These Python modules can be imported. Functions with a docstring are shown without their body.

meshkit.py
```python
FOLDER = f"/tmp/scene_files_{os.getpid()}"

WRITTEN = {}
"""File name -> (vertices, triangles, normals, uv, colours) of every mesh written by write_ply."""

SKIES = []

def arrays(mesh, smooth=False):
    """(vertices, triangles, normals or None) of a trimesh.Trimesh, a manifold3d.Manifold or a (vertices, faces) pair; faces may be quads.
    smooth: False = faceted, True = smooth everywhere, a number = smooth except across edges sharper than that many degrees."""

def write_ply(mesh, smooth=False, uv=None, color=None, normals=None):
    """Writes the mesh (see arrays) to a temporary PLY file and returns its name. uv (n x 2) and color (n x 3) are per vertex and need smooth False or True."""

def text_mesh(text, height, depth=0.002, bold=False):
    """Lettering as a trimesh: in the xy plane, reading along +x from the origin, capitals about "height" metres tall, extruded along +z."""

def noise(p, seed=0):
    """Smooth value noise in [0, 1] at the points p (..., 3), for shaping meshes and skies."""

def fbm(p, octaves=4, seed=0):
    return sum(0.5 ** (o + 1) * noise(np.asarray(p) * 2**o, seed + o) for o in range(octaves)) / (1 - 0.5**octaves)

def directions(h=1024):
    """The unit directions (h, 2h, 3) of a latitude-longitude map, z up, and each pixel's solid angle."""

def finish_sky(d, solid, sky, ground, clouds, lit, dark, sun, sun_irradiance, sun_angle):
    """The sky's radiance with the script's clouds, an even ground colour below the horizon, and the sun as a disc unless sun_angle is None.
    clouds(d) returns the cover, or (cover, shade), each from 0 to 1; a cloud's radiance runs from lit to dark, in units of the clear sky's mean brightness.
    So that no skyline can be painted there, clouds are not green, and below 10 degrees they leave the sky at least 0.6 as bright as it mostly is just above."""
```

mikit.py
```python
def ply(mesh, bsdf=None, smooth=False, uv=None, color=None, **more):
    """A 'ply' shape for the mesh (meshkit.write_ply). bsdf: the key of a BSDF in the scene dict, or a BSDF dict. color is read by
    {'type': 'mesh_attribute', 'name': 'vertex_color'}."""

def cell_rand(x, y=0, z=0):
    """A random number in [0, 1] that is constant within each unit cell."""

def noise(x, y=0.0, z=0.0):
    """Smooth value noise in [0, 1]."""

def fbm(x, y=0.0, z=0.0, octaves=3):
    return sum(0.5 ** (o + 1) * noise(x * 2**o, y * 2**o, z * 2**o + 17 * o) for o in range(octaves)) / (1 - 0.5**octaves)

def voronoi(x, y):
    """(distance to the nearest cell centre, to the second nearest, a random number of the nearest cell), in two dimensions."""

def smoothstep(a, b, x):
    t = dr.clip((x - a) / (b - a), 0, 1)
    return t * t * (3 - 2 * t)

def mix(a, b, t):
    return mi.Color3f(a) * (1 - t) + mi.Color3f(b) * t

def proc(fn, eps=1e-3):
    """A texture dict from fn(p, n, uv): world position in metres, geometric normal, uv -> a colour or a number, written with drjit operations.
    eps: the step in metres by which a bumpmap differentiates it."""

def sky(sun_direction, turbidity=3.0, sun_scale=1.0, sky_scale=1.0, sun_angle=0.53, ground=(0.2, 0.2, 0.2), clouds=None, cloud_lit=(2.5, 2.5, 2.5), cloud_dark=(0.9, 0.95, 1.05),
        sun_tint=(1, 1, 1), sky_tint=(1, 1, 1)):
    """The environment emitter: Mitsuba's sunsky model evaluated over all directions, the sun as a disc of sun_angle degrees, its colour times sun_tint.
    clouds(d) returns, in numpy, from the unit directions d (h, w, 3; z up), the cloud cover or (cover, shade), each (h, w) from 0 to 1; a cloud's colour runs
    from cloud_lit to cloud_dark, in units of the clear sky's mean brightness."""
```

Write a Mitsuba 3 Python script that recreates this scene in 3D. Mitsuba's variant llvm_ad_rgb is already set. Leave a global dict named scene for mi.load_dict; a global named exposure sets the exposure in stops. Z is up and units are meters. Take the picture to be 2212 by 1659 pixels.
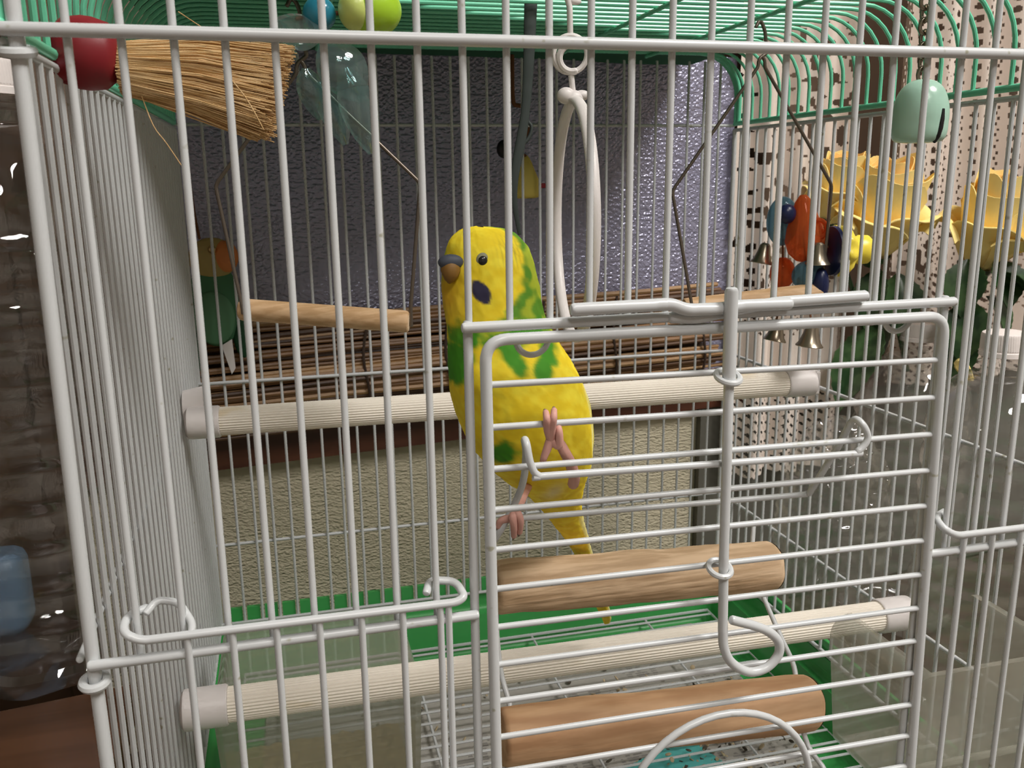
import math
import numpy as np
import trimesh
import manifold3d as m3
import mitsuba as mi
import drjit as dr
import mikit
import meshkit
from mikit import proc, noise, fbm, smoothstep, mix, cell_rand

scene, labels = {}, {}
T = mi.ScalarTransform4f
ZOFF = 1050.0      # the cage is laid out in millimetres from its front panel; the room floor is 1.05 m below that origin


def met(p):
    p = np.asarray(p, float)
    return (p + np.array([0, 0, ZOFF])) * 0.001


# ---------------------------------------------------------------- camera, light, exposure
cam_o, cam_f, cam_u = np.array([46.852, -243.014, 79.675]), np.array([0.23907, 0.94437, -0.22586]), np.array([0.06824, 0.21569, 0.97407])
scene['camera'] = {'type': 'thinlens', 'fov': 60.252, 'fov_axis': 'x', 'near_clip': 0.02, 'far_clip': 50.0,
                   'aperture_radius': 0.00042, 'focus_distance': 0.36,
                   'to_world': T().look_at(origin=met(cam_o).tolist(), target=met(cam_o + cam_f * 500).tolist(), up=cam_u.tolist())}
exposure = 1.28
LAMP = (930.0, -600.0, 1315.0)  # out of view, placed to light the cage from the upper right
LAMP_POWER = 12.5
LAMP2 = (150.0, -1350.0, 1315.0)     # second ceiling lamp, out of view, placed to brighten the cage interior
LAMP2_POWER = 8.5


def tri(mesh):
    if hasattr(mesh, 'to_mesh'):
        m = mesh.to_mesh()
        mesh = (np.asarray(m.vert_properties)[:, :3], np.asarray(m.tri_verts))
    if isinstance(mesh, (tuple, list)):
        v, f = np.asarray(mesh[0], float), np.asarray(mesh[1], int)
        if f.shape[1] == 4:
            f = np.vstack([f[:, [0, 1, 2]], f[:, [0, 2, 3]]])
        mesh = trimesh.Trimesh(v, f, process=False)
    return mesh


def cat(*ms):
    return trimesh.util.concatenate([trimesh.Trimesh(np.array(tri(m).vertices), np.array(tri(m).faces), process=False) for m in ms])


used = {}


def key_for(name):
    if name not in used:
        used[name] = 0
        return name
    used[name] += 1
    return f'{name}_{used[name]:03d}'


def thing(name, label, cat_, group=None):
    k = key_for(name)
    labels[k] = {'label': label, 'category': cat_}
    if group:
        labels[k]['group'] = group
    return k


def add(name, mesh, bsdf, parent=None, smooth=40, label=None, uv=None, color=None, kind=None, **more):
    """One entry of the scene; the mesh is in millimetres."""
    mesh = tri(mesh)
    m = trimesh.Trimesh(met(mesh.vertices), np.array(mesh.faces), process=False)
    k = key_for((parent + '__' if parent else '') + name)
    scene[k] = mikit.ply(m, bsdf, smooth=smooth, uv=uv, color=color, **more)
    if label or kind:
        labels.setdefault(k, {})
        if label:
            labels[k]['label'] = label
        if kind:
            labels[k]['kind'] = kind
    return k


def solo(name, mesh, bsdf, label, cat_, group=None, **more):
    k = add(name, mesh, bsdf, None, **more)
    labels[k] = {**labels.get(k, {}), 'label': label, 'category': cat_}
    if group:
        labels[k]['group'] = group
    return k


# ---------------------------------------------------------------- mesh helpers (millimetres)
def spline(pts, n=8, closed=False):
    p = np.asarray(pts, float)
    q = np.vstack([p[-1], p, p[0], p[1]]) if closed else np.vstack([2 * p[0] - p[1], p, 2 * p[-1] - p[-2]])
    out = []
    for i in range(1, len(q) - 2):
        for t in np.arange(n) / n:
            a, b, c, d = q[i - 1], q[i], q[i + 1], q[i + 2]
            out.append(0.5 * (2 * b + (c - a) * t + (2 * a - 5 * b + 4 * c - d) * t * t + (3 * b - a - 3 * c + d) * t ** 3))
    if not closed:
        out.append(q[-2])
    return np.array(out)


def fillet(pts, rad, n=6):
    """A polyline with its inner corners rounded."""
    p = [np.asarray(a, float) for a in pts]
    out = [p[0]]
    for i in range(1, len(p) - 1):
        a, b, c = p[i - 1], p[i], p[i + 1]
        da, dc = a - b, c - b
        la, lc = np.linalg.norm(da), np.linalg.norm(dc)
        r = min(rad, la * 0.49, lc * 0.49)
        s, e = b + da / la * r, b + dc / lc * r
        for t in np.linspace(0, 1, n):
            out.append((1 - t) ** 2 * s + 2 * t * (1 - t) * b + t * t * e)
    out.append(p[-1])
    return np.array(out)


def tube(pts, r, sides=10, closed=False, cap=True, flat=None):
    """A rod along the points; r a number or one per point; flat=(axis, factor) squashes it along a direction."""
    p = np.asarray(pts, float)
    n = len(p)
    r = np.broadcast_to(np.asarray(r, float), (n,))
    if closed:
        t = np.roll(p, -1, 0) - np.roll(p, 1, 0)
    else:
        if cap:
            d0, d1 = p[0] - p[1], p[-1] - p[-2]
            d0, d1 = d0 / np.linalg.norm(d0), d1 / np.linalg.norm(d1)
            p = np.vstack([p[0] + d0 * r[0] * .55, p[0] + d0 * r[0] * .4, p, p[-1] + d1 * r[-1] * .4, p[-1] + d1 * r[-1] * .55])
            r = np.r_[r[0] * .45, r[0] * .8, r, r[-1] * .8, r[-1] * .45]
            n += 4
        t = np.gradient(p, axis=0)
    t = t / (np.linalg.norm(t, axis=1, keepdims=True) + 1e-12)
    a = np.zeros_like(p)
    ref = np.array([0, 0, 1.0]) if abs(t[0, 2]) < .9 else np.array([1.0, 0, 0])
    x = np.cross(t[0], ref)
    for i in range(n):
        x = x - t[i] * (x @ t[i])
        x = x / np.linalg.norm(x)
        a[i] = x
    b = np.cross(t, a)
    ang = np.arange(sides) * 2 * np.pi / sides
    off = np.cos(ang)[None, :, None] * a[:, None] + np.sin(ang)[None, :, None] * b[:, None]
    if flat is not None:
        ax = np.asarray(flat[0], float)
        ax = ax / np.linalg.norm(ax)
        off = off + (off @ ax)[..., None] * ax * (flat[1] - 1)
    v = (p[:, None] + r[:, None, None] * off).reshape(-1, 3)
    m = n if closed else n - 1
    i, j = np.meshgrid(np.arange(m), np.arange(sides), indexing='ij')
    i2, j2 = (i + 1) % n, (j + 1) % sides
    q = np.stack([i * sides + j, i * sides + j2, i2 * sides + j2, i2 * sides + j], -1).reshape(-1, 4)
    f = np.vstack([q[:, [0, 1, 2]], q[:, [0, 2, 3]]])
    if not closed:
        v = np.vstack([v, p[0], p[-1]])
        k = np.arange(sides)
        c0 = np.stack([np.full(sides, n * sides), (k + 1) % sides, k], 1)
        c1 = np.stack([np.full(sides, n * sides + 1), (n - 1) * sides + k, (n - 1) * sides + (k + 1) % sides], 1)
        f = np.vstack([f, c0, c1])
    return trimesh.Trimesh(v, f, process=False)


def rod(a, b, r, sides=8):
    return tube([a, b], r, sides)


def ring(c, R, r, normal=(0, 0, 1), n=28, sides=8, squash=(1, 1), a0=0, a1=360):
    nn = np.asarray(normal, float)
    nn = nn / np.linalg.norm(nn)
    e = np.cross(nn, [0, 0, 1.0]) if abs(nn[2]) < .95 else np.array([1.0, 0, 0])
    e = e / np.linalg.norm(e)
    g = np.cross(nn, e)
    full = abs(a1 - a0) >= 360
    t = np.radians(np.linspace(a0, a1, n, endpoint=not full))
    p = np.asarray(c, float) + R * (squash[0] * np.cos(t)[:, None] * e + squash[1] * np.sin(t)[:, None] * g)
    return tube(p, r, sides, closed=full)


def lathe(profile, c=(0, 0, 0), axis=(0, 0, 1), sides=40, flute=None):
    """Turns (radius, height) pairs about an axis through c; flute=(count, depth, h0, h1) cuts ridges along it."""
    pr = np.asarray(profile, float)
    ax = np.asarray(axis, float)
    ax = ax / np.linalg.norm(ax)
    e = np.cross(ax, [0, 1.0, 0]) if abs(ax[1]) < .9 else np.cross(ax, [1.0, 0, 0])
    e = e / np.linalg.norm(e)
    g = np.cross(ax, e)
    ang = np.arange(sides) * 2 * np.pi / sides
    rr = np.repeat(pr[:, 0][:, None], sides, 1)
    if flute:
        w = (pr[:, 1] >= flute[2]) & (pr[:, 1] <= flute[3])
        rr = rr - w[:, None] * flute[1] * (0.5 + 0.5 * np.cos(ang * flute[0]))[None]
    v = np.asarray(c, float) + pr[:, 1][:, None, None] * ax + rr[..., None] * (np.cos(ang)[None, :, None] * e + np.sin(ang)[None, :, None] * g)
    n = len(pr)
    i, j = np.meshgrid(np.arange(n - 1), np.arange(sides), indexing='ij')
    j2 = (j + 1) % sides
    q = np.stack([i * sides + j, i * sides + j2, (i + 1) * sides + j2, (i + 1) * sides + j], -1).reshape(-1, 4)
    return tri((v.reshape(-1, 3), q))


def ball(c, r, sub=3):
    m = trimesh.creation.icosphere(subdivisions=sub, radius=1.0)
    m.apply_scale(r if np.ndim(r) else [r] * 3)
    m.apply_translation(c)
    return m


def rbox(lo, hi, r=2.0, seg=12):
    """A box with rounded edges."""
    lo, hi = np.asarray(lo, float), np.asarray(hi, float)
    r = min(r, (hi - lo).min() * .49)
    s = m3.Manifold.sphere(r, seg)
    return m3.Manifold.batch_hull([s.translate([x, y, z]) for x in (lo[0] + r, hi[0] - r) for y in (lo[1] + r, hi[1] - r) for z in (lo[2] + r, hi[2] - r)])


def box(lo, hi):
    lo, hi = np.asarray(lo, float), np.asarray(hi, float)
    return trimesh.creation.box(bounds=[lo, hi])


def grid(fn, nu, nv):
    """A sheet from fn(u, v) -> points, u and v from 0 to 1."""
    u, v = np.meshgrid(np.linspace(0, 1, nu), np.linspace(0, 1, nv), indexing='ij')
    p = fn(u, v).reshape(-1, 3)
    i, j = np.meshgrid(np.arange(nu - 1), np.arange(nv - 1), indexing='ij')
    q = np.stack([i * nv + j, (i + 1) * nv + j, (i + 1) * nv + j + 1, i * nv + j + 1], -1).reshape(-1, 4)
    return tri((p, q))


def thick(mesh, t):
    """Gives an open sheet a thickness."""
    m = tri(mesh)
    _, _, n = meshkit.arrays(m, True)
    v, f = np.array(m.vertices), np.array(m.faces)
    k = len(v)
    e = np.sort(np.vstack([f[:, [0, 1]], f[:, [1, 2]], f[:, [2, 0]]]), 1)
    raw = np.vstack([f[:, [0, 1]], f[:, [1, 2]], f[:, [2, 0]]])
    _, inv, cnt = np.unique(e, axis=0, return_inverse=True, return_counts=True)
    b = raw[cnt[inv.ravel()] == 1]
    side = np.vstack([np.stack([b[:, 1], b[:, 0], b[:, 0] + k], 1), np.stack([b[:, 1], b[:, 0] + k, b[:, 1] + k], 1)])
    return trimesh.Trimesh(np.vstack([v + n * t / 2, v - n * t / 2]), np.vstack([f, f[:, ::-1] + k, side]), process=False)


def wobble(mesh, amp, scale, seed=0):
    m = tri(mesh)
    v, f, n = meshkit.arrays(m, True)
    d = meshkit.fbm(v / scale, 3, seed) - .5
    return trimesh.Trimesh(v + n * d[:, None] * 2 * amp, f, process=False)


rng = np.random.default_rng(7)

# ---------------------------------------------------------------- materials
def rgb(*c):
    return {'type': 'rgb', 'value': list(map(float, c))}


def s2l(r, g, b):
    return [((x / 255 + .055) / 1.055) ** 2.4 if x > 10 else x / 3294 for x in (r, g, b)]


def mat(name, base, rough=.5, two=True, **k):
    d = {'type': 'principled', 'base_color': base if isinstance(base, dict) else rgb(*base), 'roughness': rough if isinstance(rough, dict) else float(rough), **k}
    scene[name] = {'type': 'twosided', 'bsdf': d} if two else d
    return name


def bump(name, base, rough, fn, height, eps=2e-4, **k):
    scene[name] = {'type': 'twosided', 'bsdf': {'type': 'bumpmap', 'tex': proc(fn, eps), 'scale': float(height),
                   'bsdf': {'type': 'principled', 'base_color': base if isinstance(base, dict) else rgb(*base), 'roughness': float(rough), **k}}}
    return name


# white enamelled wire, with the odd speck of grime
mat('m_wire', proc(lambda p, n, uv: mix((.53, .55, .56), (.34, .34, .27), smoothstep(.74, .86, fbm(p.x * 260, p.y * 260, p.z * 260)))), .28)
mat('m_green_wire', (.16, .62, .40), .28)
mat('m_tray', (.05, .34, .085), .38)
mat('m_plastic_white', (.74, .70, .69), .4)
mat('m_perch', proc(lambda p, n, uv: mix((.86, .80, .70), (.66, .50, .24), smoothstep(.66, .82, fbm(p.x * 35, p.y * 90, p.z * 90)) * .45)), .6)


def wood(a, b, sx, sy, sz, speck=None):
    def fn(p, n, uv):
        g = fbm(p.x * sx, p.y * sy, p.z * sz, octaves=4)
        c = mix(a, b, smoothstep(.3, .7, g))
        if speck:
            c = mix(c, speck, smoothstep(.70, .80, noise(p.x * 210, p.y * 260, p.z * 260)))
        return c
    return proc(fn)


bump('m_rung', wood((.46, .31, .18), (.66, .48, .31), 45, 420, 420), .75, lambda p, n, uv: fbm(p.x * 60, p.y * 700, p.z * 700), .0005)
bump('m_rung_red', wood((.40, .22, .11), (.54, .34, .19), 30, 200, 200), .7, lambda p, n, uv: fbm(p.x * 60, p.y * 500, p.z * 500), .0003)
mat('m_swing_wood', wood((.55, .34, .17), (.70, .47, .27), 40, 500, 500), .55)
mat('m_swing_end', (.80, .62, .42), .6)
mat('m_steel', (.17, .14, .115), .35, metallic=.7)
mat('m_chain', (.32, .28, .22), .25, metallic=.9)
mat('m_table', wood((.060, .026, .012), (.11, .048, .022), 6, 70, 70), .3)
mat('m_table_top', wood((.050, .036, .024), (.080, .058, .040), 6, 70, 70), .4)
mat('m_dark_wood', wood((.022, .012, .007), (.045, .024, .013), 20, 20, 3), .35)
mat('m_sill', wood((.060, .018, .010), (.095, .032, .016), 8, 120, 120), .4)
mat('m_brown_panel', wood((.15, .10, .07), (.19, .13, .09), 20, 20, 3), .6)
bump('m_wallpaper', (.54, .49, .36), .8, lambda p, n, uv: fbm(p.x * 240, p.y * 240, p.z * 640, octaves=2) + .6 * fbm(p.x * 900, 3.0, p.z * 900, octaves=1), .0012, eps=2e-4)
mat('m_plaster', (.52, .49, .44), .9)  # unseen walls and ceiling, tone chosen for the light they bounce
mat('m_floor', (.20, .12, .07), .5)
bump('m_board', proc(lambda p, n, uv: mix((.31, .315, .46), (.37, .36, .48), fbm(p.x * 15, p.y * 15, p.z * 15))), .26,
     lambda p, n, uv: fbm(p.x * 520, p.y * 520, p.z * 520, octaves=2), .0014, eps=2e-4, metallic=.4, specular=.7)
mat('m_lace', (.66, .58, .52), .9)
mat('m_rose', (.90, .73, .28), .65, sheen=.3)
mat('m_rose_in', (.90, .64, .22), .65, sheen=.3)
mat('m_leaf', proc(lambda p, n, uv: mix((.012, .038, .012), (.04, .085, .03), smoothstep(.35, .65, fbm(p.x * 90, p.y * 90, p.z * 90)))), .3)
mat('m_red', (.24, .012, .02), .45)
mat('m_mint', (.42, .66, .54), .2, clearcoat=.6)
mat('m_black', (.01, .01, .012), .4)
mat('m_lime', (.40, .66, .03), .22, clearcoat=.5)
mat('m_lime_pale', (.62, .72, .20), .3)
mat('m_blue_bead', (.015, .20, .30), .15, clearcoat=.8)
mat('m_yellow_plastic', (.86, .70, .07), .35)
mat('m_navy', (.012, .018, .07), .3)
mat('m_chick', (.55, .44, .09), .6)
mat('m_orange', (.62, .20, .05), .5)
mat('m_ochre', (.40, .30, .10), .6)
mat('m_charm_green', (.045, .17, .075), .6)
mat('m_charm_pale', (.075, .20, .10), .6)
mat('m_charm_dark', (.006, .055, .018), .6)
mat('m_gold', (.55, .40, .18), .3, metallic=.9)
mat('m_bell', (.42, .36, .28), .28, metallic=.9)
mat('m_cord', (.16, .06, .02), .7)
mat('m_strap', (.04, .052, .05), .5)
mat('m_cap', (.78, .72, .70), .4)
mat('m_label_blue', (.08, .14, .21), .5)
mat('m_paper', proc(lambda p, n, uv: mix((.38, .365, .33), (.20, .19, .18), smoothstep(.50, .56, noise(p.x * 420, p.y * 160, 3.0)) * smoothstep(.35, .5, noise(p.x * 22, p.y * 35, 8.0)) * (dr.sin(p.y * 2400) * .5 + .5))), .85)
mat('m_teal_paper', (.09, .42, .40), .7)
mat('m_husk', (.40, .32, .20), .8)
mat('m_cover', (.02, .10, .055), .95)
mat('m_olive', (.10, .097, .08), .6)
mat('m_dropping', (.06, .05, .035), .8)
mat('m_seed', proc(lambda p, n, uv: mix((.58, .44, .20), (.36, .26, .12), noise(p.x * 500, p.y * 500, p.z * 500))), .6)
mat('m_reed', wood((.15, .072, .03), (.28, .15, .065), 14, 200, 200), .45)
mat('m_reed_dark', wood((.05, .022, .01), (.11, .055, .025), 14, 200, 200), .5)
mat('m_reed_pale', wood((.26, .14, .055), (.40, .24, .11), 14, 200, 200), .45)
mat('m_string', (.05, .03, .02), .8)
mat('m_cere', (.05, .058, .08), .6)
mat('m_beak', (.22, .11, .02), .6)
mat('m_eye', (.004, .004, .005), .05, clearcoat=1.0)
mat('m_eye_ring', (.24, .24, .15), .7)
mat('m_skin', (.56, .30, .25), .6)
mat('m_claw', (.18, .11, .09), .5)
mat('m_fibre', proc(lambda p, n, uv: mix((.56, .34, .13), (.80, .57, .31), noise(p.x * 200, p.y * 800, p.z * 800))), .8)
scene['m_plumage'] = {'type': 'twosided', 'bsdf': {'type': 'principled', 'base_color': {'type': 'mesh_attribute', 'name': 'vertex_color'}, 'roughness': .8, 'sheen': .4}}
scene['m_pet'] = {'type': 'blendbsdf', 'weight': .06, 'a': {'type': 'thindielectric', 'int_ior': 1.57}, 'b': {'type': 'twosided', 'bsdf': {'type': 'diffuse', 'reflectance': rgb(.5, .5, .47)}}}
scene['m_pet_dim'] = {'type': 'blendbsdf', 'weight': .008, 'a': {'type': 'thindielectric', 'int_ior': 1.57}, 'b': {'type': 'twosided', 'bsdf': {'type': 'diffuse', 'reflectance': rgb(.5, .5, .47)}}}
scene['m_frost'] = {'type': 'blendbsdf', 'weight': .32, 'a': {'type': 'thindielectric', 'int_ior': 1.5}, 'b': {'type': 'principledthin', 'base_color': rgb(.60, .60, .52), 'roughness': .5, 'diff_trans': 1.0}}
scene['m_crystal'] = {'type': 'blendbsdf', 'weight': .15, 'a': {'type': 'thindielectric', 'int_ior': 1.7, 'specular_transmittance': rgb(.72, .86, .86)}, 'b': {'type': 'principledthin', 'base_color': rgb(.45, .60, .62), 'roughness': .25, 'diff_trans': 1.2}}
scene['m_orange_clear'] = {'type': 'blendbsdf', 'weight': .6, 'a': {'type': 'thindielectric', 'int_ior': 1.5, 'specular_transmittance': rgb(.9, .45, .25)}, 'b': {'type': 'principledthin', 'base_color': rgb(.80, .20, .06), 'roughness': .3, 'diff_trans': 1.0}}
scene['m_blue_clear'] = {'type': 'blendbsdf', 'weight': .5, 'a': {'type': 'thindielectric', 'int_ior': 1.5, 'specular_transmittance': rgb(.45, .65, .75)}, 'b': {'type': 'principledthin', 'base_color': rgb(.16, .30, .38), 'roughness': .3, 'diff_trans': 1.0}}

# ---------------------------------------------------------------- the room
TABLE = -335.0


def struct(name, mesh, bsdf, parent=None, label=None, **k):
    kk = add(name, mesh, bsdf, parent, label=label, **k)
    if not parent:
        labels.setdefault(kk, {})['kind'] = 'structure'
    return kk


WS = 0.14                                 # the back wall runs at 8 degrees to the cage


def wall_pt(X, off, Z):
    return np.array([X, 420 + WS * X + off, Z])


def wall_box(x0, x1, o0, o1, z0, z1):
    """A box whose back and front lie along the back wall."""
    v = [wall_pt(x, o, z) for x in (x0, x1) for o in (o0, o1) for z in (z0, z1)]
    return trimesh.Trimesh(v, [], process=False).convex_hull if False else trimesh.convex.convex_hull(np.array(v))


SILL0, SILL1 = -125.0, -99.0
struct('wall_back', wall_box(-1500, 2300, 0, 60, -1050, SILL0 + 2), 'm_wallpaper', smooth=False, label='beige embossed wallpaper on the lower back wall')
struct('wall_back_upper', wall_box(-1500, 2300, 62, 100, SILL0, 1350), 'm_brown_panel', smooth=False, label='brown panelled window recess behind the curtain')
struct('trim_1', rboxed := wall_box(-1200, 2000, -12, 60, SILL0, SILL1), 'm_sill', smooth=False, label='dark red-brown wooden window sill behind the cage')
struct('wall_wainscot', wall_box(404, 1400, -9, 2, TABLE, SILL0), 'm_olive', smooth=False, label='dark olive panel below the sill behind the bottles')
struct('trim_2', wall_box(418, 470, 8, 58, SILL1, 1000), 'm_dark_wood', smooth=False, label='dark wooden window post beside the lilac board')
struct('floor', box((-1500, -2600, -1110), (2300, 900, -1050)), 'm_floor', smooth=False)
struct('ceiling', box((-1500, -2600, 1350), (2300, 900, 1400)), 'm_plaster', smooth=False)
struct('wall_left', box((-1560, -2600, -1050), (-1500, 900, 1350)), 'm_plaster', smooth=False)
struct('wall_right', box((2300, -2600, -1050), (2360, 900, 1350)), 'm_plaster', smooth=False)
struct('wall_front', box((-1500, -2660, -1050), (2300, -2600, 1350)), 'm_plaster', smooth=False)

# the ceiling lamps, both out of view
def ceiling_lamp(at, power, rad, label):
    k = thing('ceiling_lamp', label, 'lamp')
    add('housing', lathe([(0, 30), (rad - 20, 30), (rad - 5, 15), (rad, 0), (rad - 12, 0)], at, sides=64), 'm_cap', k)
    dv = lathe([(rad - 14, 0), (rad * .63, -8), (rad * .26, -12), (0, -13)], at, sides=48)
    if dv.face_normals[:, 2].mean() > 0:
        dv.invert()
    add('diffuser', dv, 'm_cap', k, emitter={'type': 'area', 'radiance': rgb(power * 1.0, power * .96, power * .91)})


ceiling_lamp(LAMP, LAMP_POWER, 350, 'unseen round ceiling lamp, placed to light the cage from the upper right')
ceiling_lamp(LAMP2, LAMP2_POWER, 300, 'unseen round ceiling lamp behind the camera, placed to brighten the cage interior')

# table and the low chest on the left
k = thing('table', 'dark brown wooden table under the cage and the bottles', 'table')
add('tabletop', wall_box(-800, 1150, -760, -16, TABLE - 30, TABLE), 'm_table_top', k, smooth=False)
for x in (-780, 1080):
    for o in (-730, -80):
        add('leg', wall_box(x, x + 45, o, o + 45, -1050, TABLE - 30), 'm_table', k, smooth=False)
k = thing('chest', 'low dark brown wooden chest left of the cage with a bottle on it', 'chest')
add('body', wall_box(-560, -52, -330, -200, TABLE, -196), 'm_table', k, smooth=False)
add('lid', wall_box(-566, -46, -334, -198, -196, -179), 'm_table', k, smooth=False)
k = thing('cabinet', 'tall dark brown wooden cabinet standing at the left behind the bottle', 'cabinet')
add('body', wall_box(-720, -100, -70, -20, TABLE, 520), 'm_dark_wood', k, smooth=False)
for i in range(3):
    add('door', wall_box(-712 + i * 204, -516 + i * 204, -78, -70, TABLE + 20, 500), 'm_dark_wood', k, smooth=False)

# ---------------------------------------------------------------- the cage
L, Wd, D = -14.3, 366.8, 356.7
ZR, ZF, ZD, Z2, ZB = 115.3, -48.8, 39.2, -164.2, -222.0
cage = thing('bird_cage', 'white wire bird cage with a green wire roof and green plastic tray', 'cage')
fp = add('front_panel', cat(
    tube([(-13.5, -2.7, ZR), (Wd + 1, -2.7, ZR)], 1.65, 12),
    tube([(-12.6, -2.6, ZF), (95.6, -2.6, ZF)], 1.5, 12), tube([(254.5, -2.6, ZF), (Wd + 1, -2.6, ZF)], 1.5, 12),
    tube([(94.2, -2.4, ZD), (256, -2.4, ZD)], 1.6, 12),
    tube([(95.6, 0, ZD + 1), (95.8, 0, ZB)], 1.4, 12), tube([(254.6, 0, ZD + 1), (254.6, 0, ZB)], 1.4, 12),
    tube([(-13, 0, ZB), (Wd, 0, ZB)], 1.5, 10), tube([(-13, 0, 163), (Wd, 0, 163)], 1.5, 10),
), 'm_wire', cage)
add('corner_post', tube([(-10.8, 0, 163), (-11.0, 0, 108), (-12.3, 0, -42), (-12.2, 0, ZB)], 1.9, 12), 'm_wire', fp)
add('corner_post', tube([(Wd - 2, 0, 163), (Wd - 2, 0, ZB)], 1.9, 12), 'm_wire', fp)
add('hinge_loop', ring((-11.2, -.2, 110.6), 3.1, 1.35, (0.1, -.25, 1), squash=(1.05, .9)), 'm_wire', fp)
add('hinge_loop', ring((-12.4, -.8, -54.6), 3.1, 1.3, (0.05, -.2, 1)), 'm_wire', fp)
for kx in range(0, 32):
    x = 12.0 * kx
    if x > Wd - 4:
        continue
    low = ZD + .3 if 96 < x < 254 else ZF + .5
    if kx == 8:
        low = ZF
    add('bar', rod((x, 0, 163), (x, 0, low), 1.03, 10), 'm_wire', fp)
# sliding catch of two bent rods above the door
add('catch_rod', tube(fillet([(125.2, -6.2, 43.4), (151.5, -6.2, 43.6), (155, -6.2, 43.6), (160.0, -6.6, 41.6), (171, -6.6, 41.6), (175.8, -6.4, 42.0), (193.5, -6.4, 42.0)], 3), 1.9, 12), 'm_wire', fp)
add('catch_rod', tube(fillet([(156.5, -3.5, 39.2), (165, -4, 38.6), (176, -4.6, 40.6), (190, -4.6, 42.2), (221.0, -4.6, 42.9)], 3), 1.8, 12), 'm_wire', fp)

# the door
def dxr(z):
    return 252.6 - .026 * (z - 30)


pts = fillet([(101.6, -3.2, -200), (99.9, -3.2, 35.5), (dxr(34.5), -3.2, 34.8), (dxr(-200), -3.2, -200)], 6.5, 8)
door = add('door', tube(pts, 1.75, 12), 'm_wire', cage)
for i in range(17):
    z = 22.4 - 12.72 * i
    add('bar', rod((100.8 + .005 * i, -2.6, z), (dxr(z) - 1, -2.6, z - 2.2), 1.0, 10), 'm_wire', door)
latch = fillet([(172.7, -9, 45.5), (173.6, -9, 0), (174.2, -9, -40), (174.9, -9, -62)], 4)
loop = spline([(174.9, -9, -62), (175.6, -9, -68.5), (178.6, -9, -74.5), (185.0, -9, -78.9), (191.4, -9, -78.4), (195.6, -9, -74.2), (195.2, -9, -69.4), (191.5, -9.2, -65.4), (186.0, -9.6, -62.2), (177.6, -10, -58.7)], 6)
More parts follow.
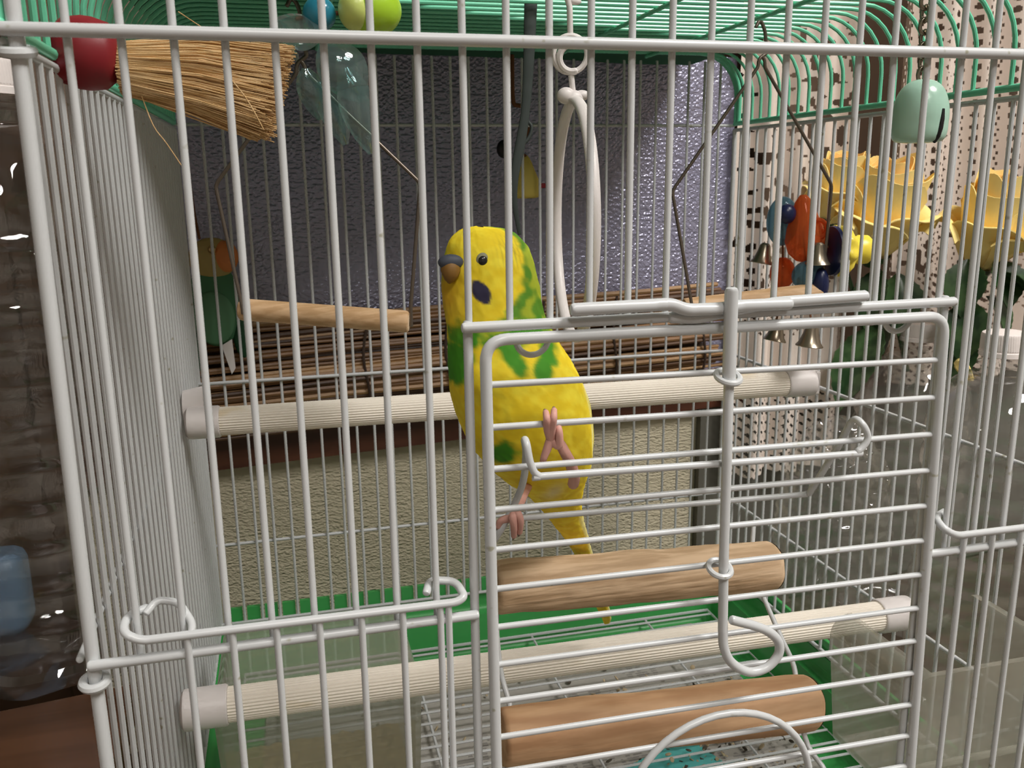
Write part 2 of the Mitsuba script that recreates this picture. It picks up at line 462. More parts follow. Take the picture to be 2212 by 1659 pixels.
add('latch_rod', tube(np.vstack([latch[:-1], loop]), 1.55, 12), 'm_wire', door)
add('latch_head', tube([(173.2, -9, 20), (172.8, -9, 47)], 2.05, 14), 'm_wire', door)
for z in (21.6, -40.6):
    add('eyelet', ring((173.4, -8.0, z - .6), 3.0, .95, (0, -.35, 1), squash=(1.15, 1.3)), 'm_wire', door)
t = np.radians(np.linspace(-30, 210, 30))
add('feeder_ring', tube(np.stack([178.5 + 34.5 * np.cos(t), np.full(30, -5.6), -128.5 + 33.0 * np.sin(t)], 1), 1.25, 12), 'm_wire', door)
for px in ((115.5, 3.0, 34.0), (238.2, 1.0, 34.7)):
    add('hinge_loop', ring(px, 4.9, .95, (0, 1, .1), a0=0, a1=180), 'm_wire', door)
# the bent wire cradle hooked over a door bar
cr = [(106.0, 17, -34.0), (109.8, 15, -26.5), (114.0, 11, -14), (113.2, 3, -1.5), (111.6, -1.5, 4.6), (111.2, -5.2, 4.4), (112.2, -6, -1.5), (114.8, -6.0, -5.3), (122, -6, -5.6), (214, -6, -8.0), (221.5, -6.0, -7.6), (225.2, -6, -3.4), (223.6, -5, 1.2), (222.6, -1.2, 1.6), (222, 4, -8), (218.5, 14, -28.5)]
add('cradle_wire', tube(spline(cr, 6), 1.15, 10), 'm_wire', door)
add('cradle_wire', tube([(110.2, 15, -26.4), (218.2, 15, -29.1)], 1.0, 10), 'm_wire', door)

# the two low feeder doors hung on the rail
def feeder_door(x0, x1, bars, hooks):
    k = key_for(cage + '__feeder_door')
    top = tube(fillet([(x0 + 4.5, 3.5, -36.5), (x0 - .5, 2, -37.5), (x0 - 1.2, -3.6, -39.6), (x0 + 3.4, -4.6, -42.2), (x1 - 1, -4.6, -42.8), (x1 + 1.4, -3.8, -41.8), (x1, 2.5, -39.4), (x1 - 8, 3.2, -38.5), (x1 - 9.6, -1, -40.4)], 3.2, 7), 1.25, 12)
    scene[k] = mikit.ply(trimesh.Trimesh(met(top.vertices), top.faces, process=False), 'm_wire', smooth=40)
    add('lower_rod', tube([(x0 + 2, -4, -150), (x1 - 2, -4, -150)], 1.2, 8), 'm_wire', k)
    for x in bars:
        add('bar', rod((x, -4.0, -43), (x, -4.0, -150), 1.03, 10), 'm_wire', k)
    return k


fd1 = feeder_door(-2.2, 90.5, [13.2 + 12.0 * i for i in range(6)] + [84.4, 86.9], None)
add('hook', tube(fillet([(2.6, 1, -36.8), (5.0, 4, -34.6), (11, 3.6, -36.0), (14.5, -1, -40.4), (14.5, -4, -42)], 2.5), 1.1, 10), 'm_wire', fd1)
fd2 = feeder_door(261.5, 352.0, [268.6 + 12.0 * i for i in range(7)] + [346], None)

# side and back walls of wire
lp = add('left_panel', cat(tube([(L, 2, 113), (L, D, 113)], 1.3), tube([(L - 1.8, 2, ZF), (L - 1.8, D, ZF)], 1.1), tube([(L - 1.8, 2, Z2), (L - 1.8, D, Z2)], 1.1), tube([(L, 2, ZB), (L, D, ZB)], 1.3)), 'm_wire', cage)
rp = add('right_panel', cat(tube([(Wd, 2, 112), (Wd, D, 112)], 1.3), tube([(Wd + 1.8, 2, -51), (Wd + 1.8, D, -51)], 1.15), tube([(Wd + 1.8, 2, Z2), (Wd + 1.8, D, Z2)], 1.15), tube([(Wd, 2, ZB + 1), (Wd, D, ZB + 1)], 1.4)), 'm_wire', cage)
for j in range(1, 32):
    y = 11.2 * j
    add('bar', rod((L, y, 113), (L, y, ZB), 1.0), 'm_wire', lp)
    add('bar', rod((Wd, y, 112), (Wd, y, ZB), 1.0), 'm_wire', rp)
bp = add('back_panel', cat(tube([(L, D + 1.6, ZR), (Wd, D + 1.6, ZR)], 1.1), tube([(L, D - 1.7, ZF), (Wd, D - 1.7, ZF)], 1.2), tube([(L, D + 1.8, Z2), (Wd, D + 1.8, Z2)], 1.1), tube([(L, D - 1.7, ZB), (Wd, D - 1.7, ZB)], 1.2),
                           tube([(L, D, 112), (L, D, ZB)], 1.7), tube([(Wd, D, 112), (Wd, D, ZB)], 1.7)), 'm_wire', cage)
for j in range(-2, 28):
    x = 26.3 + 12.13 * j
    add('bar', rod((x, D, 158), (x, D, ZB), .95), 'm_wire', bp)

# the green wire roof: one bent wire after the other
def arch(y, dz=0.0, inset=0.0):
    l, w, top, R = L + inset, Wd - inset, 163 + dz, 30.0
    a = np.radians(np.linspace(180, 90, 9))
    left = np.stack([l + R + R * np.cos(a), np.full(9, y), top - R + R * np.sin(a)], 1)
    a = np.radians(np.linspace(90, 0, 9))
    right = np.stack([w - R + R * np.cos(a), np.full(9, y), top - R + R * np.sin(a)], 1)
    return np.vstack([[(l, y, 116)], left, right, [(w, y, 116)]])


roof = add('roof', cat(tube([(L, -1, 116.6), (L, D, 116.6)], 1.7), tube([(Wd, -1, 116.6), (Wd, D, 116.6)], 1.7),
                       tube(arch(D - 1, 1), 1.8), tube(arch(D - 5, .5), 1.6), tube(arch(1, 1), 1.8)), 'm_green_wire', cage)
for j in range(1, 31):
    add('wire', tube(arch(11.5 * j), 1.05, 8), 'm_green_wire', roof)
for x in (75, 234, 297):
    add('cross_wire', tube([(x, 0, 160.8), (x, D, 160.8)], 1.2, 8), 'm_green_wire', roof)

# the tray
tz = ZB - 2
outer = rbox((L - 7, -4, TABLE), (Wd + 7, D + 7, tz), 7, 20)
inner = m3.Manifold.batch_hull([m3.Manifold.sphere(5, 16).translate([x, y, z]) for (a, b, z) in ((4.5, 4.5, tz + 20), (4.5, 4.5, tz - 8)) for x in (L + a, Wd - a) for y in (b, D - b)])
inner2 = m3.Manifold.batch_hull([m3.Manifold.sphere(4, 16).translate([x, y, z]) for (a, z) in ((9.5, tz), (14, -262)) for x in (L + a, Wd - a) for y in (a, D - a)])
tray_m = outer - inner - inner2
nubs = [box((26.3 + 12.13 * j + 1.6, D + 1.5, tz - 2), (26.3 + 12.13 * (j + 1) - 1.6, D + 4.5, ZB + 9.5)) for j in range(-3, 28)]
rims = [rbox((Wd + 2.5, 2, tz - 3), (Wd + 5.5, D, ZB + 7.5), 1, 8), rbox((L - 5.5, 2, tz - 3), (L - 2.5, D, ZB + 6), 1, 8)]
tray = add('tray', cat(tray_m, *nubs, *rims), 'm_tray', cage)
gr = add('floor_grille', tube(np.array([(L + 14, 12, -256), (Wd - 14, 12, -256), (Wd - 14, D - 14, -256), (L + 14, D - 14, -256)]), 1.2, 8, closed=True), 'm_wire', cage)
for j in range(27):
    y = 24 + 12.0 * j
    add('wire', rod((L + 14, y, -256), (Wd - 14, y, -256), .85, 6), 'm_wire', gr)
for x in (25, 116, 208, 300):
    add('cross_wire', rod((x, 12, -257.4), (x, D - 14, -257.4), .95, 6), 'm_wire', gr)

# ---------------------------------------------------------------- paper, litter on the tray floor
def sheet(x0, x1, y0, y1, z, amp, seed, rot=0):
    c, s = math.cos(rot), math.sin(rot)

    def fn(u, v):
        x, y = (u - .5) * (x1 - x0), (v - .5) * (y1 - y0)
        p = np.stack([(x0 + x1) / 2 + c * x - s * y, (y0 + y1) / 2 + s * x + c * y, np.zeros_like(u)], -1)
        p[..., 2] = z + amp * meshkit.fbm(p / 45, 3, seed)
        return p
    return thick(grid(fn, 50, 50), .3)


solo('newspaper', sheet(14, 338, 22, 340, -265.2, 2.2, 3), 'm_paper', 'grey newspaper spread under the wire grille of the cage floor', 'newspaper', smooth=True)
solo('flyer', sheet(225, 283, 130, 196, -262.2, 1.2, 5, .35), 'm_teal_paper', 'teal sheet of paper on the cage floor under the lower ladder rung', 'paper', smooth=True)
flakes, dark = [], []
for i in range(520):
    x, y = rng.uniform(60, 330), rng.uniform(20, 320)
    if i % 3 == 0:
        x, y = rng.normal(285, 26), rng.normal(185, 24)
    s = rng.uniform(.7, 2.3)
    b = ball((0, 0, 0), (s, s * rng.uniform(.4, .9), s * .3), 1)
    b.apply_transform(trimesh.transformations.euler_matrix(*rng.uniform(-1, 1, 2), rng.uniform(0, 6)))
    b.apply_translation((np.clip(x, 20, 330), np.clip(y, 24, 335), -261.5 + (5.6 if i % 4 == 0 else 0)))
    (dark if i % 5 < 2 else flakes).append(b)
solo('seed_husks', cat(*flakes), 'm_husk', 'pale seed husks strewn over the newspaper and the floor grille', 'husks', kind='stuff')
solo('droppings', cat(*dark), 'm_dropping', 'dark droppings and crumbs scattered on the cage floor', 'droppings', kind='stuff')

# ---------------------------------------------------------------- perches
def perch(a, b, r, rc, l0, l1, label, clip):
    a, b = np.array(a, float), np.array(b, float)
    k = thing('perch', label, 'perch')
    d = b - a
    n = np.linalg.norm(d)
    hs = np.r_[l0, np.linspace(l0 + 1, n - l1 - 1, 30), n - l1]
    add('bar', lathe([(r * .9, l0), *[(r, h) for h in hs[1:-1]], (r * .9, n - l1)], a, d, 33 * 6, flute=(33, .5, l0 + .5, n - l1 - .5)), 'm_perch', k, smooth=60)
    for s, (c, ax, ln) in enumerate(((a, d, l0), (b, -d, l1))):
        ax = ax / np.linalg.norm(ax)
        add('end_cap', lathe([(0, 0), (rc * .8, 0), (rc * .97, 1.2), (rc, 3), (rc, ln), (rc - .6, ln + .8), (r * .8, ln + .8)], c, ax, 48), 'm_plastic_white', k, label='smooth white plastic cap')
    return k


p1 = perch((-11.5, 250, -47.5), (363.5, 235, -46.8), 7.9, 8.9, 17, 19, 'white ribbed plastic perch across the back of the cage behind the budgie', True)
add('clip', thick(grid(lambda u, v: np.stack([-13 + 11 * v, 261 + 9.5 * np.cos(math.radians(-30) + u * math.radians(240)), -42 + 9.5 * np.sin(math.radians(-30) + u * math.radians(240)) + 2 * v], -1), 26, 4), 1.6), 'm_plastic_white', p1)
add('clip', rbox((-12.5, 252, -48), (-2.5, 268, -37), 4), 'm_plastic_white', p1)
add('end_plate', rbox((361.5, 229, -54), (365, 243, -39), 1.2), 'm_plastic_white', p1)
p2 = perch((-11.5, 132.6, -148.6), (363.5, 131, -153), 7.9, 9.2, 19, 19, 'white ribbed plastic perch low across the cage behind the green latch side rungs'.replace('green latch side rungs', 'wooden ladder'), False)

# ---------------------------------------------------------------- mostly unseen cloth on the roof, shading the board and back bars
from shapely.geometry import Polygon
cl = Polygon([(-6, 105), (56, 160), (108, 210), (168, 238), (228, 258), (296, 280), (352, 300), (372, 340), (368, 446), (180, 422), (-8, 396), (-16, 260)]).buffer(6).buffer(-3)
cm = trimesh.creation.extrude_polygon(cl, 9, engine='earcut')
cm = cm.subdivide_to_size(14)
cm.vertices[:, 2] += 166 + 3.0 * (meshkit.fbm(np.array(cm.vertices) / 40, 3, 4))
solo('shading_cloth', cm, 'm_cover', 'mostly unseen dark green cloth over the cage roof, placed to shade the board and back bars', 'cloth')

# ---------------------------------------------------------------- wooden ladder
lad = thing('bird_ladder', 'wooden bird ladder of two thick branch rungs held by white wires behind the door', 'ladder')


def branch(a, b, r, seed, amp=.9):
    a, b = np.array(a, float), np.array(b, float)
    n = np.linalg.norm(b - a)
    hs = np.linspace(0, n, 60)
    prof = [(0, -.5), (r * .5, -.3)] + [(r * (.93 if h < 1 or h > n - 1 else 1.0), h) for h in hs] + [(r * .5, n + .3), (0, n + .5)]
    m = lathe(prof, a, b - a, 48)
    return wobble(m, amp, 16, seed)


r1 = add('rung', branch((117.5, 70, -77.2), (240.2, 70, -83.4), 10.6, 11, 1.2), 'm_rung', lad, smooth=True, label='upper branch rung, pale and chewed')
r2 = add('rung', branch((108.6, 25, -111.8), (232.7, 25, -119.3), 10.4, 12, .9), 'm_rung_red', lad, smooth=True, label='lower branch rung of reddish wood')
add('wire', tube(spline([(119, 70, -80), (117.5, 66, -92), (113.8, 44.0, -97.9), (114.4, 34.0, -105.2), (114, 25, -112)], 5), 1.0), 'm_wire', lad)
add('wire', tube(spline([(235.0, 78.0, -66.3), (232, 73, -76), (231, 70, -84), (230.8, 48.0, -100.4), (230.2, 34.0, -109.0), (226, 25, -116)], 5), 1.0), 'm_wire', lad)
add('wire', tube(spline([(226, 25, -118), (226.5, 16.0, -131.2), (229.5, 6.0, -140.5), (228, 6, -168)], 5), 1.0), 'm_wire', lad)

# ---------------------------------------------------------------- swings
def swing(apex, lsh, rsh, pa, pb, r, label, hook):
    k = thing('swing', label, 'swing')
    pa, pb = np.array(pa, float), np.array(pb, float)
    apex, lsh, rsh = (np.array(q, float) for q in (apex, lsh, rsh))
    d = (pb - pa) / np.linalg.norm(pb - pa)
    n = np.linalg.norm(pb - pa)
    add('perch_bar', lathe([(0, 0), (r * .75, 0), (r * .95, .8), (r, 2), (r, n - 2), (r * .95, n - .6), (r * .8, n)], pa, d, 28), 'm_swing_wood', k)
    add('bar_end', lathe([(r * .82, n - .05), (r * .3, n + .1), (0, n + .12)], pa, d, 28), 'm_swing_end', k, label='pale cut end of the wooden bar')
    ra, la = pb - d * 1.0 + np.array([0, 0, 1.0]), pa + d * 2
    add('wire', tube(fillet([la + (0, -r - 1, -1), la + (0, -r - 1, 2), lsh, apex + (-2, 0, -1), apex + (-2.0, 0, 2), apex + (0, 0, 5), apex + (2, 0, 2), apex + (2, 0, -1), rsh, ra + d * 2 + (0, 0, 6), ra + d * 2.0 + (0, 0, -3)], 2.5, 5), .95), 'm_steel', k)
    add('hook', tube(spline([apex + (0, 0, 4.2), apex + (3, 0, 7), apex + (2, 0, 12), (apex[0] + 1, apex[1], hook - 3), (apex[0] - 2, apex[1], hook + 2.2), (apex[0] - 4.5, apex[1], hook - 1)], 5), 1.0), 'm_steel', k)
    return k


swing((60.1, 210.0, 131.4), (16.2, 220.0, 78.8), (113.8, 200.0, 78.6), (22.5, 222.0, 17.3), (105.3, 198.0, 10.2), 5.6, 'wooden swing on a bent dark wire at the left, its cut end facing front', 161)
swing((311.7, 226.0, 140.2), (265.3, 238.0, 71.9), (358.7, 222.0, 74.0), (274.6, 238.0, 3.0), (357.1, 224.0, 10.7), 6.4, 'pale wooden swing on a bent dark wire at the right above the cage door', 161)

# ---------------------------------------------------------------- the white hoop
hoop = thing('hoop_swing', 'white plastic hoop hanging edge on from a chain link right of the budgie', 'hoop')
hc = np.array((159.9, 100.0, 62.6))
ang = np.radians(96)
hn = np.array([math.sin(ang), -math.cos(ang) * 1.0, 0])
hn = np.array([.987, -.155, 0.0])
hn = hn / np.linalg.norm(hn)
he = np.array([-hn[1], hn[0], 0.0])
t = np.linspace(0, 2 * np.pi, 72, endpoint=False)
add('hoop', tube(hc + 46.5 * (np.cos(t)[:, None] * he + np.sin(t)[:, None] * np.array([0, 0, 1.0])), 1.9, 14, closed=True, flat=(hn, 1.25)), 'm_plastic_white', hoop)
top = hc + (0, 0, 46.5)
add('knob', cat(ball(top + (-3, 0, 2.0), (3.6, 3, 3.2)), ball(top + (3.4, 0, 2.2), (3.2, 2.4, 2.0)), ball(top + (0, 0, 1.0), (4, 3.4, 3.2))), 'm_plastic_white', hoop)
rc = np.array((158.6, 100.0, 126.4))
add('stem', tube([top + (0, 0, 2), (rc[0] + .2, 100, rc[2] - 7)], 1.15), 'm_plastic_white', hoop)
add('link', ring(rc, 6.6, 1.15, (0.15, 1, .1), n=40), 'm_plastic_white', hoop)
add('link', ring(rc + (0.4, -1.5, -1.5), 5.0, 1.3, (0.3, 1, .1), n=30, a0=75, a1=285), 'm_plastic_white', hoop)
add('stem', tube([(rc[0], 100, rc[2] + 7), (rc[0] - .3, 100, rc[2] + 17), (rc[0] - 3, 100, rc[2] + 26), (rc[0] - 3, 100, 166)], 1.15), 'm_plastic_white', hoop)
add('barb', ball((rc[0] + 2, 100, rc[2] + 19), (2.4, 1.2, 1.3)), 'm_plastic_white', hoop)

# ---------------------------------------------------------------- mint bell on its chain
bell = thing('jingle_bell', 'mint green jingle bell on a chain hanging at the right of the cage', 'bell')
bc = np.array((295.9, 72.0, 103.6))
prof = [(0, 12.6), (3.2, 12.2), (6, 10.8), (8.4, 8), (9.9, 4), (10.6, 0), (10.6, -4), (10.4, -8), (9.4, -10.6), (7, -11.6), (0, -12.0)]
add('shell', lathe([(a, b) for a, b in spline([(a, 0, b) for a, b in prof], 4)[:, [0, 2]]], bc, (0, 0, 1), 48), 'm_mint', bell, smooth=True)
sl = np.array([-.232, -.969, 0])
sl = sl / np.linalg.norm(sl)
se = np.array([-sl[1], sl[0], 0])
add('slot', tube([bc + sl * 10.2 * c + se * (4.4 - .06 * (1 - s) * 20) + (0, 0, z) for c, s, z in ((.96, 1, 0.5), (.955, .9, -3), (.95, .6, -6.5), (.9, .2, -9.5), (.72, 0, -11.6))], [.5, .9, 1.0, 1.0, .7], 8), 'm_black', bell, label='dark slot in the bell')
for i in range(11):
    add('chain_link', ring(bc + (-.4 - .25 * i, 0, 14.2 + 4.5 * i), 2.9, .75, (1, 0, 0) if i % 2 else (0.1, 1, 0), n=16, sides=6, squash=(.7, 1)), 'm_chain', bell, smooth=True)

# ---------------------------------------------------------------- fibre toy, crystal charm, beads near the front
toy = thing('fibre_toy', 'tan palm fibre brush with a red wooden bead hanging at the upper left', 'bird toy')
rb = np.array((-7.3, 60.0, 118.2))
add('bead', lathe([(2, -9.2), (6.2, -9.0), (9.4, -6), (10.6, -1), (10.6, 2), (9.6, 6.5), (6.8, 9.3), (2, 9.6)], rb, (1, .05, -.12), 40), 'm_red', toy, smooth=True, label='red wooden bead')
A = np.array((2.5, 60.0, 114.0))
E1 = np.array((49.6, 66.0, 108.8))
fib = []
for i in range(2600):
    a, rr = rng.uniform(0, 2 * np.pi), math.sqrt(rng.uniform(0, 1))
    s = A + np.array([rng.uniform(-1, 2), rr * 6.0 * math.cos(a), rr * 7.6 * math.sin(a)])
    ln = rng.uniform(.95, 1.04)
    e = E1 + np.array([-4.5 * math.sin(a) * rr * -1 - 3 + 6 * (rng.uniform() - .5), rr * 11 * math.cos(a), rr * 15.0 * math.sin(a) - 1.0])
    e = s + (e - s) * ln
    mdl = (s + e) / 2 + rng.normal(0, .7, 3) + (0, 0, 1.2)
    fib.append(tube([s, mdl, e], [.22, .27, .2], 4, cap=False))
add('brush', cat(*fib), 'm_fibre', toy, smooth=True, kind='stuff')
core = wobble(lathe([(0, 0), (5.6, 1), (6.6, 16), (8.2, 28), (8.6, 36), (0, 38)], A, E1 - A, 40), .8, 6, 4)
add('brush_core', core, 'm_fibre', toy, smooth=True)
stray = [tube(spline([(7.2, 58.0, 108.2), (10.3, 57.0, 97.4), (13.7, 57.0, 91.9), (18.5, 56.0, 83.5)], 4), .16, 4, cap=False), tube(spline([(32.3, 50.0, 113.1), (38.4, 50.0, 105.1), (43.1, 51.0, 95.7)], 4), .2, 4, cap=False), tube(spline([(20.4, 60.0, 130.7), (26.1, 60.0, 126.9), (31.2, 60.0, 123.7)], 4), .14, 4, cap=False)]
add('loose_fibre', cat(*stray), 'm_fibre', toy, smooth=True, kind='stuff')
add('cord', tube(spline([rb + (-9, 0, 1), rb + (-11, 1, 8), rb + (-8, 2, 20), (rb[0] - 6, 62, 164)], 5), .6), 'm_cord', toy)

ct = thing('crystal_toy', 'clear plastic leaf charms with a lime ball and blue bead at the top left', 'bird toy')
def petal(base, tip, width, bend, side, n=26):
    base, tip, side = (np.array(q, float) for q in (base, tip, side))
    d = tip - base
    side = side / np.linalg.norm(side)
    nn = np.cross(d / np.linalg.norm(d), side)

    def fn(u, v):
        w = width * np.sin(np.pi * np.clip(u, .02, .985)) ** .7 * (1 - .35 * u)
        c = (v - .5) * 2
        return base + u[..., None] * d + (c * w)[..., None] * side + (bend * np.sin(np.pi * u) + (1 - c * c) * w * .45)[..., None] * nn
    return thick(grid(fn, n, 11), 2.2)


cs = np.array([.93, -.25, .28])
cb = np.array((59.5, 70.0, 128.7))
for base, tip, w, bd, side in (
        ((64.0, 70.0, 123.8), (75.3, 72.0, 106.6), 9.0, 2, (.9, .1, .55)),
        ((70.3, 70.0, 116.0), (77.6, 72.0, 89.2), 7.0, 1, (.85, .2, .2)),
        ((54.8, 68.0, 119.8), (40.7, 62.0, 122.1), 4.5, 1, (.3, .2, 1)),
        ((57.6, 74.0, 116.2), (61.4, 78.0, 101.0), 5.5, 1, (1, .2, 0)),
        ((62.4, 66.0, 126.0), (49.4, 66.0, 129.9), 6.5, 2, (.2, .3, 1)),
        ((62.0, 76.0, 112.1), (69.5, 78.0, 92.5), 5.0, 1, (1, .2, .2))):
    add('leaf', petal(base, tip, w, bd, side), 'm_crystal', ct, smooth=50)
gb = np.array((79.8, 72.0, 135.0))
add('ball', ball(gb, (10.3, 9.5, 8.6), 4), 'm_lime', ct, smooth=True, label='lime green ball')
add('ball_face', ball(gb + (-5.2, -2.6, -.6), (5.6, 7.4, 6.6), 3), 'm_lime_pale', ct, smooth=True, label='paler yellow-green disc on the ball')
add('bead', ball((63.1, 72.0, 133.3), (5.4, 5.2, 5.4), 3), 'm_blue_bead', ct, smooth=True, label='shiny blue bead')
add('cord', tube(spline([(55.6, 71.0, 131.5), (63.1, 72.0, 133.3), (70.6, 72.0, 133.9), gb, gb + (6, 0, 14), (gb[0] + 4, 74, 165)], 5), .7), 'm_cord', ct)
add('cord', tube([(63.1, 72.0, 133.3), (64.6, 71.0, 121.8)], .6), 'm_cord', ct)

# ---------------------------------------------------------------- dark strap hung from the roof
st = thing('strap', 'dark grey-green plastic strap hanging from the roof behind the budgie', 'strap')
sp = spline([(171, 200, 164), (169.6, 200.0, 135.7), (168.0, 200.0, 115.0), (165.5, 200.0, 99.4), (161.9, 200.0, 81.4), (161.7, 200.0, 67.6), (164.0, 200.0, 52.5)], 8)
wd = np.interp(np.linspace(0, 1, len(sp)), [0, .35, .55, .8, 1], [3.2, 2.2, 2.6, 1.5, 1.0])
add('band', tube(sp, wd, 10, flat=((.2, 1, 0), .3)), 'm_strap', st, smooth=True)
add('curl', tube(spline([(170.8, 201.0, 128.3), (169.3, 203.0, 110.8), (171.7, 203.0, 105.2), (169.7, 203.0, 99.5), (164.8, 203.0, 95.0)], 6), .9, 8), 'm_strap', st, smooth=True)

# ---------------------------------------------------------------- toy bolted to the right wall
rt = thing('wall_toy', 'orange, blue and yellow plastic toy with bells bolted to the right wall', 'bird toy')
oc = np.array((352.0, 237.0, 49.5))
add('disc', ball((344.0, 249.0, 52.5), (10, 8, 15), 3), 'm_blue_clear', rt, smooth=True, label='clear bluish disc')
add('cone', lathe([(2, 19), (5, 15), (7, 9), (10.5, 0), (12, -8), (10.5, -15), (6, -20), (0, -22)], oc, (-.12, 0, 1), 32), 'm_orange_clear', rt, smooth=True, label='clear orange piece')
add('ring', ring(oc + (2.5, -9.5, -1), 5.5, 1.4, (.3, 1, 0)), 'm_orange_clear', rt, smooth=True)
add('drop', ball((348.0, 252.3, 20.3), (8, 7, 10), 3), 'm_orange_clear', rt, smooth=True, label='clear orange drop')
add('drop', ball((352.0, 230.4, 20.8), (10, 8, 9), 3), 'm_blue_clear', rt, smooth=True, label='clear blue drop')
add('drop', ball((356.0, 222.9, 15.9), (5, 5, 10), 3), 'm_navy', rt, smooth=True, label='dark blue drop')
add('bead', ball((340.0, 237.7, 57.4), (5.5, 5, 6), 2), 'm_navy', rt, smooth=True)
nb = np.array((365.0, 226.8, 35.4))
add('washer', lathe([(0, -2), (9, -2), (14.5, -1), (15, 1), (9, 2), (0, 2)], nb, (1, -.1, 0), 32), 'm_navy', rt, label='dark blue washer')
scal = lathe([(0, 0), (12, 0), (16, 1.5), (15.5, 5), (13, 8), (9, 10.5), (8, 13), (8.8, 15), (8.6, 20), (6, 23), (0, 24)], np.array(nb) + (2, 0, 0), (1, -.1, .02), 60, flute=(9, 1.8, 1, 8.5))
add('nut', scal, 'm_yellow_plastic', rt, smooth=True, label='yellow plastic nut')
def cowbell(c, s=1.0, tilt=(0, 0, 1)):
    return lathe([(0, 6.5 * s), (2.2 * s, 6.4 * s), (3.6 * s, 5 * s), (4.6 * s, 0), (6.4 * s, -5.2 * s), (8.2 * s, -7.6 * s), (8.0 * s, -8 * s), (5.5 * s, -5 * s), (3.5 * s, 4 * s), (0, 5 * s)], c, tilt, 32)
for c, s, tl in (((344.0, 248.5, -14.7), .9, (.2, 0, 1)), ((350.0, 220.0, -12.8), 1.0, (.1, 0, 1)), ((338.0, 258.6, 33.1), .9, (.2, 0, 1)), ((354.0, 223.9, 35.1), .9, (0, 0, 1))):
    add('bell', cowbell(np.array(c), s, tl), 'm_bell', rt, smooth=30, label='small brass bell')
add('cord', tube(spline([(344.0, 249.0, 52.5), (348.0, 252.3, 20.3), (344.0, 249.1, -8.4)], 5), .6), 'm_cord', rt)
add('cord', tube(spline([nb, oc, (352.0, 230.4, 20.8), (350.0, 220.6, -7.3)], 5), .6), 'm_cord', rt)

# ---------------------------------------------------------------- charms hanging behind the back wall
pc = thing('parrot_charm', 'green and orange parrot shaped charm hanging behind the left back corner', 'charm')
c0 = np.array((-0.6, 372.0, 6.6))
add('body', ball(c0 + (0, 2, -6), (17.5, 5, 28), 4), 'm_charm_green', pc, smooth=True)
add('head', ball(c0 + (1, 1.0, 25), (15.5, 5.6, 13.5), 4), 'm_ochre', pc, smooth=True, label='ochre head')
add('crest', ball(c0 + (9, -.5, 26), (8.5, 5.4, 10.5), 3), 'm_orange', pc, smooth=True, label='orange cheek')
add('wing', ball(c0 + (-1, -3.2, -14), (13.5, 3, 18.0), 3), 'm_charm_pale', pc, smooth=True, label='paler green breast')
for sx, dz in ((16, -26), (-15, -34)):
    add('tail', ball(c0 + (sx, 2, dz), (6.5, 3, 17), 3), 'm_charm_dark', pc, smooth=True, label='dark green tail lobe')
add('eye', ball(c0 + (1.5, -5.2, 31), (2.6, 1.6, 2.6), 2), 'm_gold', pc, smooth=True)
add('tag', thick(grid(lambda u, v: c0 + np.stack([2 + 5 * u + 7 * v * (1 - .6 * u), -2 + 0 * u, -33 - 20 * u + 4 * v], -1), 6, 4), .5), 'm_plastic_white', pc, label='small white cloth tag')
add('cord', tube(spline([c0 + (-6, 0, 38), c0 + (-8, 0, 60), c0 + (-9, 1, 110)], 5), .9), 'm_cord', pc)
ch = thing('chick_charm', 'small yellow chick charm hanging from a brown cord behind the cage', 'charm')
c1 = np.array((214.3, 372.0, 80.4))
prof = [(0, -14), (9, -13.4), (11.5, -9), (10, -2), (7, 5), (4.5, 11), (2, 15), (0, 16)]
cb_ = lathe([(a, b) for a, b in spline([(a, 0, b) for a, b in prof], 4)[:, [0, 2]]], c1, (0, 0, 1), 32)
cb_.vertices[:, 1] = c1[1] + (cb_.vertices[:, 1] - c1[1]) * .5
add('body', cb_, 'm_chick', ch, smooth=True)
add('beak', rbox(c1 + (8, -2, -7), c1 + (14.5, 2, -3.6), .8), 'm_red', ch, label='red beak')
add('bead', ball((198.3, 370.0, 100.2), (5, 4, 6.2), 3), 'm_black', ch, smooth=True, label='dark bead')
add('cord', tube(spline([(205.6, 372.0, 161.7), (205.9, 372.0, 133.2), (209.8, 372.0, 129.2), (213.7, 372.0, 128.0), (216.3, 372.0, 113.3), (211.1, 372.0, 97.7), c1 + (0, 0, 15)], 5), 1.5), 'm_cord', ch)

